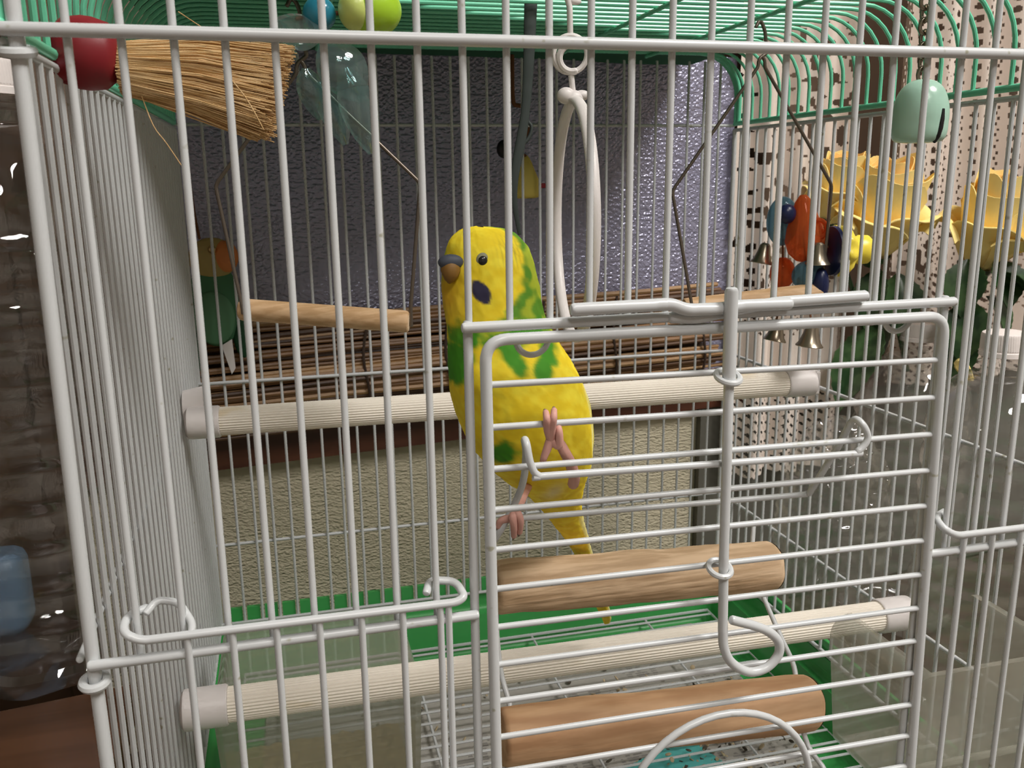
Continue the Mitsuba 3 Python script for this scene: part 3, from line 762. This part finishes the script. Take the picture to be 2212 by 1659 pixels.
# ---------------------------------------------------------------- food trays inside the feeder doors
def feeder(x0, x1, y0, y1, z0, z1, label, level):
    k = thing('feeder', label, 'feeder')
    o = m3.Manifold.batch_hull([m3.Manifold.cylinder(y1 - y0, 9, 9, 24).rotate([-90, 0, 0]).translate([x, y0, z1 - 9]) for x in (x0 + 9, x1 - 9)] + [m3.Manifold.cylinder(y1 - y0 - 6, 4, 4, 24).rotate([-90, 0, 0]).translate([x, y0 + 3, z0 + 4]) for x in (x0 + 7, x1 - 7)])
    i = o.scale([.95, 1.0, .97]).translate([(x0 + x1) / 2 * .05, 2.5, (z0 + z1) / 2 * .03 + 1])
    add('hood', o - i, 'm_frost', k, smooth=30)
    def top(u, v):
        x, y = x0 + 5 + u * (x1 - x0 - 10), y0 + 4 + v * (y1 - y0 - 8)
        p = np.stack([x, y, np.full_like(x, level)], -1)
        p[..., 2] = level + 5 * (meshkit.fbm(p / 12, 3, 2) - .5) + 4 * (meshkit.noise(p / 3.0, 5) - .5)
        return p
    if level is not None and level < -200:
        add('seed', cat(grid(top, 44, 30), box((x0 + 5, y0 + 4, z0 + 3), (x1 - 5, y1 - 4, level - 4))), 'm_seed', k, kind='stuff')
    add('lip', rbox((x0 - 1, y0 - 1.5, level + 1), (x1 + 1, y0 + .5, level + 4), .8, 8), 'm_frost', k)
    return k


feeder(-1, 98, 152, 226, -254.5, -158, 'frosted plastic box with seed standing on the floor grille at the left', -232)
feeder(264, 345, 8, 60, -165, -105, 'frosted plastic feeder hanging behind the right feeder door', -146)

# ---------------------------------------------------------------- lilac board, reed blind
def bpt(X, off, Z):
    return wall_pt(X, off, Z)


solo('board', wall_box(-28, 423, -16, -11, SILL1 + .5, 176), 'm_board', 'glossy lilac-grey sparkling board standing behind the cage', 'board', smooth=False)
bl = thing('reed_blind', 'folded brown reed blind lying on the sill behind the cage', 'blind')
mats = ['m_reed', 'm_reed_dark', 'm_reed_pale', 'm_reed']
for i in range(30):
    row = i / 29
    z0 = SILL1 + 2.5 + 82 * row
    bulge = 16 * math.sin(math.pi * (.12 + .8 * row))
    off = -22 - bulge + rng.uniform(-2, 2)
    r = rng.uniform(1.2, 2.3)
    xs = np.linspace(-60, 405 + rng.uniform(-6, 8), 8)
    tilt = rng.uniform(-2.2, 3.0) + 3.0 * row
    pp = np.array([wall_pt(x, off + rng.uniform(-.5, .5), z0 + tilt * (x - 170) / 230 + rng.uniform(-.7, .7)) for x in xs])
    add('reed', tube(pp, r, 7), mats[int(rng.integers(0, 4))], bl)
for i in range(16):
    row = i / 15
    z0 = SILL1 + 4 + 76 * row
    pp = np.array([wall_pt(x, -20, z0 + rng.uniform(-.5, .5)) for x in np.linspace(-60, 396, 4)])
    add('back_reed', tube(pp, 2.6, 6), 'm_reed_dark', bl)
for x in (96, 158, 235, 300, 385):
    ps = [wall_pt(x + 3 * math.sin(7 * s) + 6 * s, -25.5 - 16 * math.sin(math.pi * (.12 + .8 * s)), SILL1 + 2 + 82 * s) for s in np.linspace(0, 1, 14)]
    add('string', tube(np.array(ps), 1.1, 6), 'm_string', bl)

# ---------------------------------------------------------------- lace curtains: cloth with real holes
def lace(x0, x1, z0, z1, off, waves, amp, seed, floral, slant=0.0):
    st = 1.0
    nu, nv = int((x1 - x0) / st), int((z1 - z0) / st)
    u, v = np.meshgrid(np.arange(nu + 1) * st, np.arange(nv + 1) * st, indexing='ij')
    X, Z = x0 + u, z0 + v
    ph = 2 * np.pi * waves * u / (x1 - x0)
    O = off + amp * np.sin(ph + .4 * np.sin(v / 90)) + 3 * np.sin(2.3 * ph + seed)
    P = np.stack([X + slant * v, 420 + WS * (X + slant * v) + O, Z], -1)
    uu, vv = u * 1.05 + seed * 37, v
    # columns of slots, a flower net in bands, and a fine mesh below
    cx, cz = (uu / 12.5) % 1 - .5, ((vv + 5.5 * np.floor(uu / 12.5) % 11) / 10.5) % 1 - .5
    jit = meshkit.noise(np.stack([np.floor(uu / 12.5), np.floor(vv / 10.5), 0 * uu], -1) + .5, seed)
    slots = ((cx / .17) ** 2 + (cz / .29) ** 2 < .5 + jit) | (((cx % 1 - .5) / .11) ** 2 + ((cz + .35 * jit) / .17) ** 2 < .3 + jit)
    q = np.stack([uu / 4.6, vv / 5.6, 0 * uu + seed], -1)
    fl = (meshkit.noise(q, seed) > .65) & (meshkit.noise(np.stack([uu / 26, vv / 24, 0 * uu], -1), seed + 3) > .30)
    net = ((uu + vv) % 9 < 3.2) & ((uu - vv) % 9 < 5.2)
    band = meshkit.noise(np.stack([uu / 60, vv / 40, 0 * uu + 9], -1), seed + 8)
    hole = fl if floral else slots
    hole = np.where((Z < -15), net & (band > .32), hole)
    hole = np.where((Z < 25) & (Z >= -15), fl | slots, hole)
    idx = np.arange((nu + 1) * (nv + 1)).reshape(nu + 1, nv + 1)
    q4 = np.stack([idx[:-1, :-1], idx[1:, :-1], idx[1:, 1:], idx[:-1, 1:]], -1)
    q4 = q4[~hole[:-1, :-1]]
    return tri((P.reshape(-1, 3), q4))


solo('lace_curtain', lace(420, 548, -190, 330, -28, 3.2, 9, 2, True), 'm_lace', 'pale lace curtain with flower holes hanging beside the lilac board', 'curtain', smooth=True)
solo('lace_curtain', lace(600, 860, -120, 380, -32, 5.2, 12, 5, False, -.03), 'm_lace', 'pale pink lace curtain with rows of slots behind the yellow roses at right', 'curtain', smooth=True)

# ---------------------------------------------------------------- artificial roses
def rose(c, R, label, seed, stem_to):
    rg = np.random.default_rng(seed)
    k = thing('rose', label, 'flower', None)
    c = np.array(c, float)
    ax = np.array([rg.uniform(-.15, .15), -.25, 1.0])
    ax /= np.linalg.norm(ax)
    e = np.cross(ax, [0, 1, 0.0]); e /= np.linalg.norm(e)
    g = np.cross(ax, e)
    for layer, (n, r0, h0, flare, wid, m) in enumerate(((3, .18, 1.05, .00, 1.5, 'm_rose_in'), (3, .33, 1.14, .03, 1.35, 'm_rose_in'), (4, .48, 1.12, .06, 1.2, 'm_rose'), (4, .60, 1.04, .14, 1.15, 'm_rose'), (5, .68, .80, .42, .9, 'm_rose'))):
        for i in range(n):
            a0 = 2 * math.pi * (i + rg.uniform(-.15, .15)) / n + layer * .8
            w, hh = wid * rg.uniform(.95, 1.1), h0 * rg.uniform(.94, 1.05)

            def fn(u, v):
                sv = 2 * v - 1
                a = a0 + sv * w * (.45 + .55 * np.sqrt(u))
                edge = 1 - .22 * np.abs(sv) ** 4 + .03 * np.sin(v * 11 + seed + i)
                rad = r0 * np.sin(np.clip(.12 + u * 1.7, 0, 1.57)) + flare * np.clip(u - .45, 0, 1) ** 2 * 2.2 + (.010 * np.sin(v * 14 + i) + .05 * sv) * u
                h = hh * u * edge - flare * np.clip(u - .55, 0, 1) ** 2 * 2.4
                return c + R * ((h * 1.75 - .95)[..., None] * ax + rad[..., None] * (np.cos(a)[..., None] * e + np.sin(a)[..., None] * g))
            add('petal', thick(grid(fn, 14, 17), .7), m, k, smooth=60)
    base = c - ax * R * .92
    add('sepal', lathe([(0, -6), (4, -5), (R * .3, 2), (R * .34, 7)], base, ax, 20), 'm_leaf', k)
    add('stem', tube(spline([base, base * .5 + np.array(stem_to) * .5 + (4, 0, 3), stem_to], 6), 2.2), 'm_leaf', k)
    return k


def leaf(k, a, b, w, up=(0, 0, 1)):
    a, b = np.array(a, float), np.array(b, float)
    d = b - a
    s = np.cross(d, up); s = s / np.linalg.norm(s)
    n = np.cross(s, d / np.linalg.norm(d))

    def fn(u, v):
        ww = w * np.sin(np.pi * np.clip(u, .01, .99) ** .85) * (1 + .05 * np.sin(u * 60))
        cc = (v - .5) * 2
        return a + u[..., None] * d + (cc * ww)[..., None] * s + (np.abs(cc) * ww * .35 - 10 * u * u)[..., None] * n
    add('leaf', thick(grid(fn, 22, 7), .6), 'm_leaf', k, smooth=60)


f1 = rose((543.9, 422.8, 46.9), 46, 'large yellow artificial rose behind the right wall of the cage', 1, (586.2, 426.2, -93.6))
f2 = rose((621.6, 384.4, 35.0), 44, 'yellow artificial rose nearer the right edge, above the second bottle', 4, (616.0, 385.4, -99.6))
f3 = rose((515.6, 445.0, 65.3), 33, 'paler yellow artificial rose half hidden behind the large rose', 9, (560.3, 443.9, -91.2))
for fk, a, b, w in ((f1, (555.0, 434.9, -1.2), (529.6, 419.8, -47.2), 15), (f1, (570.6, 430.0, -5.4), (564.2, 409.0, -55.5), 19), (f1, (558.2, 432.9, -50.7), (501.1, 410.1, -117.7), 22), (f2, (597.2, 379.3, 10.0), (584.8, 366.6, -34.2), 17),
                    (f2, (619.6, 373.6, 9.7), (623.6, 348.1, -25.9), 20), (f2, (602.3, 375.0, -24.5), (583.9, 362.9, -72.5), 20), (f2, (613.9, 373.0, -20.9), (628.0, 351.0, -53.5), 20), (f2, (607.7, 387.7, -54.4), (587.8, 372.5, -94.7), 16), (f3, (558.2, 449.0, -27.7), (571.8, 428.7, -76.1), 18), (f2, (618.6, 365.9, -1.0), (639.3, 347.6, -11.4), 18)):
    leaf(fk, a, b, w)
fp_ = thing('fallen_petal', 'yellow rose petal lying against the bottles under the roses', 'petal')
add('petal', petal((584.3, 367.0, -77.3), (594.1, 356.7, -87.7), 12, 4, (.4, .2, -.8)), 'm_rose', fp_, smooth=60)

# ---------------------------------------------------------------- clear plastic bottles with white caps
def bottle(c, zb, zc, R, label, seed, content=None, ribs=9, sleeve=None, crumple=3.2):
    """c: the axis (x, y); zb: foot; zc: top of the cap."""
    k = thing('bottle', label, 'bottle', None)
    H = zc - zb
    cap = 17.0 if R > 40 else 15.0
    nz = zc - cap
    pr = [(0, 6), (R * .3, 5), (R * .62, 1.5), (R * .80, 0), (R * .95, 5), (R, 14)]
    sh = H - cap - 12
    body_top = sh - R * 1.15
    hs = np.linspace(18, body_top, ribs * 6)
    for i, h in enumerate(hs):
        pr.append((R - 2.6 * (.5 + .5 * math.cos(2 * math.pi * ribs * (h - 18) / (body_top - 18))) ** 3, h))
    for t in np.linspace(0.06, 1, 14):
        pr.append((13.4 + (R - 13.4) * (math.cos(t * math.pi / 2) ** .9 if t < 1 else 0), body_top + (sh - body_top) * math.sin(t * math.pi / 2) ** 1.05))
    pr += [(13.2, sh + 5), (15.6, sh + 6), (15.6, sh + 8), (13.0, sh + 9), (13.0, sh + 12)]
    m = lathe(pr, (c[0], c[1], zb), (0, 0, 1), 72)
    # petal foot and dents
    v = np.array(m.vertices)
    d = v[:, :2] - np.array(c)
    a = np.arctan2(d[:, 1], d[:, 0])
    lowp = np.clip(1 - (v[:, 2] - zb) / 26, 0, 1)
    v[:, 2] += lowp * 5 * (.5 + .5 * np.cos(5 * a)) * (np.hypot(*d.T) > R * .4)
    crum = (meshkit.noise(v / 9.0, seed) - .5) * crumple * np.clip((np.hypot(*d.T) - 20) / 12, 0, 1)
    crum = crum + (meshkit.noise(v / 3.7, seed + 1) - .5) * .28 * crumple * np.clip((np.hypot(*d.T) - 20) / 12, 0, 1)
    rad = np.hypot(*d.T)
    v[:, :2] = np.array(c) + d * ((rad + crum) / np.maximum(rad, 1e-6))[:, None]
    m.vertices = v
    add('body', m, content or 'm_pet', k, smooth=35)
    ck = add('cap', lathe([(0, cap), (12.5, cap), (14.4, cap - 1), (15.0, cap - 2.5), (15.2, 5.2), (14.6, 4.6), (14.6, 4.0), (15.4, 3.6), (15.4, .4), (14.8, 0), (12, 0)], (c[0], c[1], nz), (0, 0, 1), 120, flute=(60, .45, 5.1, cap - 2.4)), 'm_cap', k, label='white screw cap')
    if sleeve:
        add('label', lathe([(R + .35, sleeve[0]), (R + .35, sleeve[1])], (c[0], c[1], zb), (0, 0, 1), 60), sleeve[2], k, label='printed sleeve')
    return k


b1 = (588.6, 419.3, -75.4)
b2 = (523.4, 253.5, -40.8)
bottle((b1[0], b1[1]), TABLE, (590.5, 425.4, -47.9)[2], 50, 'large clear plastic bottle with a white cap right of the cage, farther of two', 3)
bottle((b2[0], b2[1]), TABLE, (524.4, 256.6, -26.5)[2], 47, 'clear plastic bottle with a white cap at the right edge, nearest the camera', 6, crumple=.5)
b4 = (454.3, 333.3, -178.5)
bag = trimesh.creation.icosphere(subdivisions=6, radius=1.0)
bv = np.array(bag.vertices)
ztop = (459.7, 350.4, -101.6)[2]
bh = (ztop - TABLE) / 2
bv = np.sign(bv) * np.abs(bv) ** .8 * np.array([44, 42, bh])
ridge = (np.abs(meshkit.noise(bv / 17.0, 3) - .5) * 9 + np.abs(meshkit.noise(bv / 7.0, 5) - .5) * 4.5 + np.abs(meshkit.noise(bv / np.array([14, 14, 5.0]), 6) - .5) * 4)
bv = bv * (1 - ridge / 60)[:, None] + (b4[0], b4[1], TABLE + bh)
bv[:, 2] = np.maximum(bv[:, 2], TABLE + .3)
solo('plastic_bag', trimesh.Trimesh(bv, np.array(bag.faces), process=False), 'm_pet', 'crumpled clear plastic bag standing against the right side of the cage', 'bag', smooth=25)
b3 = (-87.4, 254.1, 134.5)
bottle((b3[0], b3[1]), -179, (-87.5, 255.3, 139.3)[2], 52, 'large clear ribbed plastic bottle with a white cap left of the cage', 4, ribs=10, crumple=2.0, content='m_pet_dim')
b5 = (-136.7, 309.8, -105.6)
k = thing('water_jug', 'blue plastic container behind the left bottle', 'container')
add('body', rbox((b5[0] - 60, b5[1] - 26, -179), (b5[0] + 22, b5[1] + 4, (-140.0, 347.5, -128.6)[2]), 8), 'm_label_blue', k)

# ---------------------------------------------------------------- the budgerigar
bird = thing('budgerigar', 'yellow and green budgerigar clinging to the inside of the cage door', 'bird')
rows = np.array([(64.8,109.5,44,1.25,1.5), (64.2,110.2,44,6.15,5), (62.6,110.9,44,9.60,8.5), (60.1,111.2,43.5,12.30,10.8), (56.3,111.7,43,14.15,12.5), (51.8,111.8,42.5,15.35,13.3), (46.5,112.0,42,16.10,13.6), (41.2,112.4,41,16.45,13.6), (36.7,113.0,40.5,16.60,14), (32.8,113.9,40,17.10,14.5), (28.2,115.0,39,18.30,15.8), (23.6,116.2,38,19.65,17.2), (19.0,117.5,37,21.05,18.8), (14.4,118.5,36,22.05,19.6), (9.5,119.9,36,22.80,20.2), (4.5,121.1,36,22.85,20.4), (-0.5,122.4,36.5,22.45,20.2), (-5.8,124.0,37.5,21.60,19.2), (-11.5,126.2,39,20.25,17.6), (-17.8,129.0,42,18.30,15.5), (-24.5,132.2,46,15.05,13), (-32.4,136.9,52,10.85,10), (-40.9,141.5,59,8.20,7.4), (-50.0,146.6,67,6.65,5.6), (-60.2,152.6,76,5.50,4.6), (-71.2,158.9,86,4.40,3.8), (-81.6,164.3,94,3.80,3.2), (-95.2,170.6,103,3.95,2.6), (-111.5,177.6,111,3.20,2), (-123.4,182.6,117,2.25,1.4), (-127.3,183.8,119,1.30,0.6)], float)
s_ = np.r_[0, np.cumsum(np.linalg.norm(np.diff(rows[:, :3], axis=0), axis=1) + .5)]
from scipy.interpolate import PchipInterpolator
q = np.linspace(0, s_[-1], 300)
zz, cx, cy, ra, rbb = (PchipInterpolator(s_, rows[:, i])(q) for i in range(5))
na = 170
an = np.arange(na) * 2 * np.pi / na
V = np.stack([cx[:, None] + ra[:, None] * np.cos(an), cy[:, None] + rbb[:, None] * np.sin(an), np.repeat(zz[:, None], na, 1)], -1)
idx = np.arange(300 * na).reshape(300, na)
i2 = np.roll(idx, -1, 1)
F = np.stack([idx[:-1], idx[1:], i2[1:], i2[:-1]], -1).reshape(-1, 4)
bm = tri((V.reshape(-1, 3), F))
bm.update_faces(np.ones(len(bm.faces), bool))
v, f, n = meshkit.arrays(bm, True)
if ((v - v.mean(0)) * n).sum(1).mean() < 0:
    f = f[:, ::-1]
    n = -n
fe = meshkit.fbm(v / np.array([2.2, 2.2, 5.0]), 3, 5) - .5
v = v + n * (fe * .9)[:, None]


def blob(p, c, r):
    return np.exp(-(((p - np.array(c)) / np.array(r)) ** 2).sum(1))


def mixn(a, b, t):
    return a * (1 - t[:, None]) + np.array(b) * t[:, None]


plume_noise = meshkit.fbm(v / 3.0, 3, 9)
col = np.tile(np.array([.78, .59, .012]), (len(v), 1))
col = mixn(col, [.86, .72, .04], np.clip((plume_noise - .4) * 3, 0, 1))
green, lgreen = [.055, .22, .008], [.20, .36, .02]
def sm(a, b, x):
    t = np.clip((x - a) / (b - a), 0, 1)
    return t * t * (3 - 2 * t)
wv = (plume_noise - .5)
px_, py_, pz_ = v.T
# nape and back, mottled green, behind and right of the face
u_ = (px_ - np.interp(pz_, zz[::-1], cx[::-1])) / np.maximum(np.interp(pz_, zz[::-1], ra[::-1]), 1)
back = (py_ - np.interp(pz_, zz[::-1], cy[::-1])) / np.maximum(np.interp(pz_, zz[::-1], rbb[::-1]), 1)
ub = np.interp(pz_, [20, 30, 33.5, 36.5, 41, 46, 52, 60, 66], [-1.2, -1.1, -.45, -.1, .22, .48, .58, .66, .85])
nape = sm(-.08, .12, u_ - ub + wv * .35 + .35 * sm(0, .9, back)) * sm(29, 32, pz_ + wv * 6)
nape = np.maximum(nape, sm(-.3, .2, back) * sm(33, 38, pz_) * sm(60, 54, pz_))
col = mixn(col, lgreen, nape * .75)
col = mixn(col, green, nape * sm(.40, .58, meshkit.fbm(v / 5.5, 2, 21)) * .9)
cheek_y = blob(v, (119.7, 34.0, 52.3), (3.2, 9, 6.5))
# breast shield in green: left flank, collar below the throat, and a patch to the right
shield = np.maximum.reduce([
    blob(v, (97.5, 30.0, 22.5), (6.5, 16, 9.0)), .95 * blob(v, (99.6, 28.0, 31.0), (7.0, 14, 5.0)),
    .9 * blob(v, (112.2, 24.0, 30.2), (11, 14, 4.2)), blob(v, (113.7, 18.0, 26.7), (5.5, 12, 6.0)), .9 * blob(v, (116.3, 18.0, 22.1), (3.5, 12, 5.0)), blob(v, (127.5, 20.0, 26.3), (6.0, 14, 7.5)), blob(v, (124.4, 18.0, 21.2), (4.5, 12, 5.5)), .9 * blob(v, (106.3, 18.0, 30.1), (9, 12, 3.0)),
    .9 * blob(v, (121.4, 24.0, 32.6), (9, 14, 4.5)), .9 * blob(v, (111.2, 22.0, -6.6), (5.2, 14, 6.0)), .5 * blob(v, (118.6, 24.0, -11.1), (3, 12, 3.0)), .5 * blob(v, (129.2, 22.0, -5.1), (2.5, 10, 3.5))])
shield = sm(.30, .66, shield + wv * .45 + .5 * (meshkit.fbm(v / 6.5, 2, 33) - .5))
col = mixn(col, [.045, .24, .006], shield)
col = mixn(col, [.72, .40, .02], .8 * blob(v, (96.9, 40.0, 42.8), (5.0, 12, 7.5)))
# flight feathers at the right edge and the white of the vent
col = mixn(col, [.78, .74, .30], sm(.86, .96, u_) * sm(14, 8, pz_) * sm(-25, -18, pz_))
col = mixn(col, [.70, .66, .50], .7 * blob(v, (131.9, 42.0, -25.8), (3.0, 14, 5.0)))
col = mixn(col, [.72, .66, .24], sm(.45, .8, u_) * sm(-42, -52, pz_))
# fine dark bars behind the eye
bars = (np.sin(px_ * 4.2 + pz_ * .6 + 3 * wv) > .45) * blob(v, (116.3, 34.0, 56.9), (3.6, 12, 4.6)) * .5
col = mixn(col, [.12, .14, .02], np.clip(bars, 0, 1))
# cheek patch: a dark violet spot with a lower point
cpt = np.array((106.1, 29.0, 45.0))
dx, dz = px_ - cpt[0], pz_ - cpt[2]
rot = math.radians(-38)
a_, b_ = dx * math.cos(rot) - dz * math.sin(rot), dx * math.sin(rot) + dz * math.cos(rot)
patch = (np.abs(dx + dz * .62) / 3.1) ** 1.6 + (np.abs(dz * .8 - dx * .5) / 4.1) ** 1.6
col = mixn(col, [.022, .018, .05], sm(1.15, .85, patch + wv * .3) * (py_ < 42))
add('body', trimesh.Trimesh(v, f, process=False), 'm_plumage', bird, smooth=True, color=np.clip(col, 0, 1))
# face
ec = np.array((107.5, 31.3, 54.8))
add('eye_ring', ball(ec + (-.1, .1, 0), (2.3, 1.1, 2.5), 3), 'm_eye_ring', bird, smooth=True, label='pale ring around the eye')
add('eye', ball(ec + (-.3, -.55, -.05), (1.55, 1.1, 1.6), 3), 'm_eye', bird, smooth=True, label='round black eye')
cc = np.array((97.7, 33.0, 54.5))
add('cere', ball(cc + (-.2, 1.1, -.1), (4.1, 2.3, 2.5), 4), 'm_cere', bird, smooth=True, label='blue-grey cere above the beak')
add('beak', tube(np.array([cc + (-.3, 1.7, -1.2), cc + (-.4, .9, -2.8), cc + (-.5, .8, -4.2), cc + (-.6, 1.3, -5.6), cc + (-.6, 2.0, -6.4)]), np.array([3.0, 3.1, 2.6, 1.7, .8]), 24), 'm_beak', bird, smooth=True, label='short hooked brownish beak')
# folded wing along the right flank
wc0 = np.array((145.0, 44.0, -6.9))
wm = ball((0, 0, 0), (1, 1, 1), 4)
wv_ = np.array(wm.vertices)
wv_ = wv_ * np.array([3.0, 9.0, 16.5]) * (1 - .38 * np.clip(-wv_[:, 2:3], 0, 1) ** 2 * np.array([1, 1, 0]))
wv_[:, 0] += .0022 * (wv_[:, 2] ** 2) * -.6 + .05 * wv_[:, 2] * -.9
wv_ = wv_ + wc0 + np.array([0, 0, 0])
wv_ = wv_ + (meshkit.fbm(wv_ / np.array([2.0, 2.0, 6.0]), 3, 8) - .5)[:, None] * np.array([.8, .4, .3])
wc = np.tile(np.array([.74, .66, .16]), (len(wv_), 1)) * (.88 + .24 * meshkit.fbm(wv_ / np.array([1.2, 1.2, 8.0]), 2, 3))[:, None]
add('wing', trimesh.Trimesh(wv_, np.array(wm.faces), process=False), 'm_plumage', bird, smooth=True, color=wc, label='pale yellow folded wing edge')
# feet
def foot(center, toes, shank, r):
    k = add('foot', tube(spline(shank, 6), np.linspace(r * 1.05, r * 1.3, (len(shank) - 1) * 6 + 1), 10), 'm_skin', bird, smooth=True)
    for tpts in toes:
        p = spline(tpts, 6)
        add('toe', tube(p, np.linspace(r, r * .62, len(p)), 10), 'm_skin', k, smooth=True)
        d = p[-1] - p[-4]
        d = d / np.linalg.norm(d)
        add('claw', tube(spline([p[-1], p[-1] + d * 1.2 + (0, .5, -.2), p[-1] + d * 1.9 + (0, 1.6, -.8)], 4), np.linspace(r * .5, .12, 9), 8), 'm_claw', k, smooth=True)
    return k


a0 = (119.9, -1.0, 4.2)
foot(a0, [[a0, (119.4, -3.5, 8.2), (119.3, -5.6, 11.9), (120.2, -3.2, 13.6)], [a0, (118.2, -3.2, 8.2), (117.3, -5.4, 11.7), (117.7, -3.0, 13.1)],
          [a0, (118.8, -1.0, 1.4), (118.0, -0.5, -1.1), (117.7, 0.5, -3.3)], [a0, (121.9, -2.2, 2.3), (121.7, -3.5, 6.6), (121.6, -2.5, 8.7)]],
     [a0, (123.1, 1.0, 1.9), (125.2, 2.0, -1.5), (127.9, 5.0, -6.0), (131.5, 12.0, -13.2), (134.5, 22.0, -19.2)], 1.5)
a1 = (111.9, 12.5, -25.0)
foot(a1, [[a1, (112.4, 11.0, -23.3), (113.3, 11.0, -25.7), (113.5, 13.0, -30.5)], [a1, (110.8, 10.8, -23.8), (111.1, 11.0, -27.5), (111.6, 13.0, -31.5)], [a1, (110.1, 14.0, -25.7), (107.9, 15.0, -26.7), (107.2, 16.0, -29.0)], [a1, (113.1, 16.0, -24.9), (113.9, 18.0, -29.0), (113.7, 17.0, -31.3)]],
     [a1, (113.4, 16.0, -23.7), (115.4, 20.0, -23.0), (118.8, 28.0, -23.0), (122.6, 36.0, -22.8)], 1.55)

# ---------------------------------------------------------------- what belongs together
for key, d in labels.items():
    for stem, group in (('perch', 'ribbed perches across the cage'), ('swing', 'wooden wire swings'), ('rose', 'artificial roses beside the cage'), ('bottle', 'clear plastic bottles'),
                        ('lace_curtain', 'lace curtains at the window'), ('ceiling_lamp', 'unseen ceiling lamps'), ('feeder', 'frosted plastic feeders')):
        if '__' not in key and (key == stem or key.startswith(stem + '_0')) and 'category' in d:
            d['group'] = group
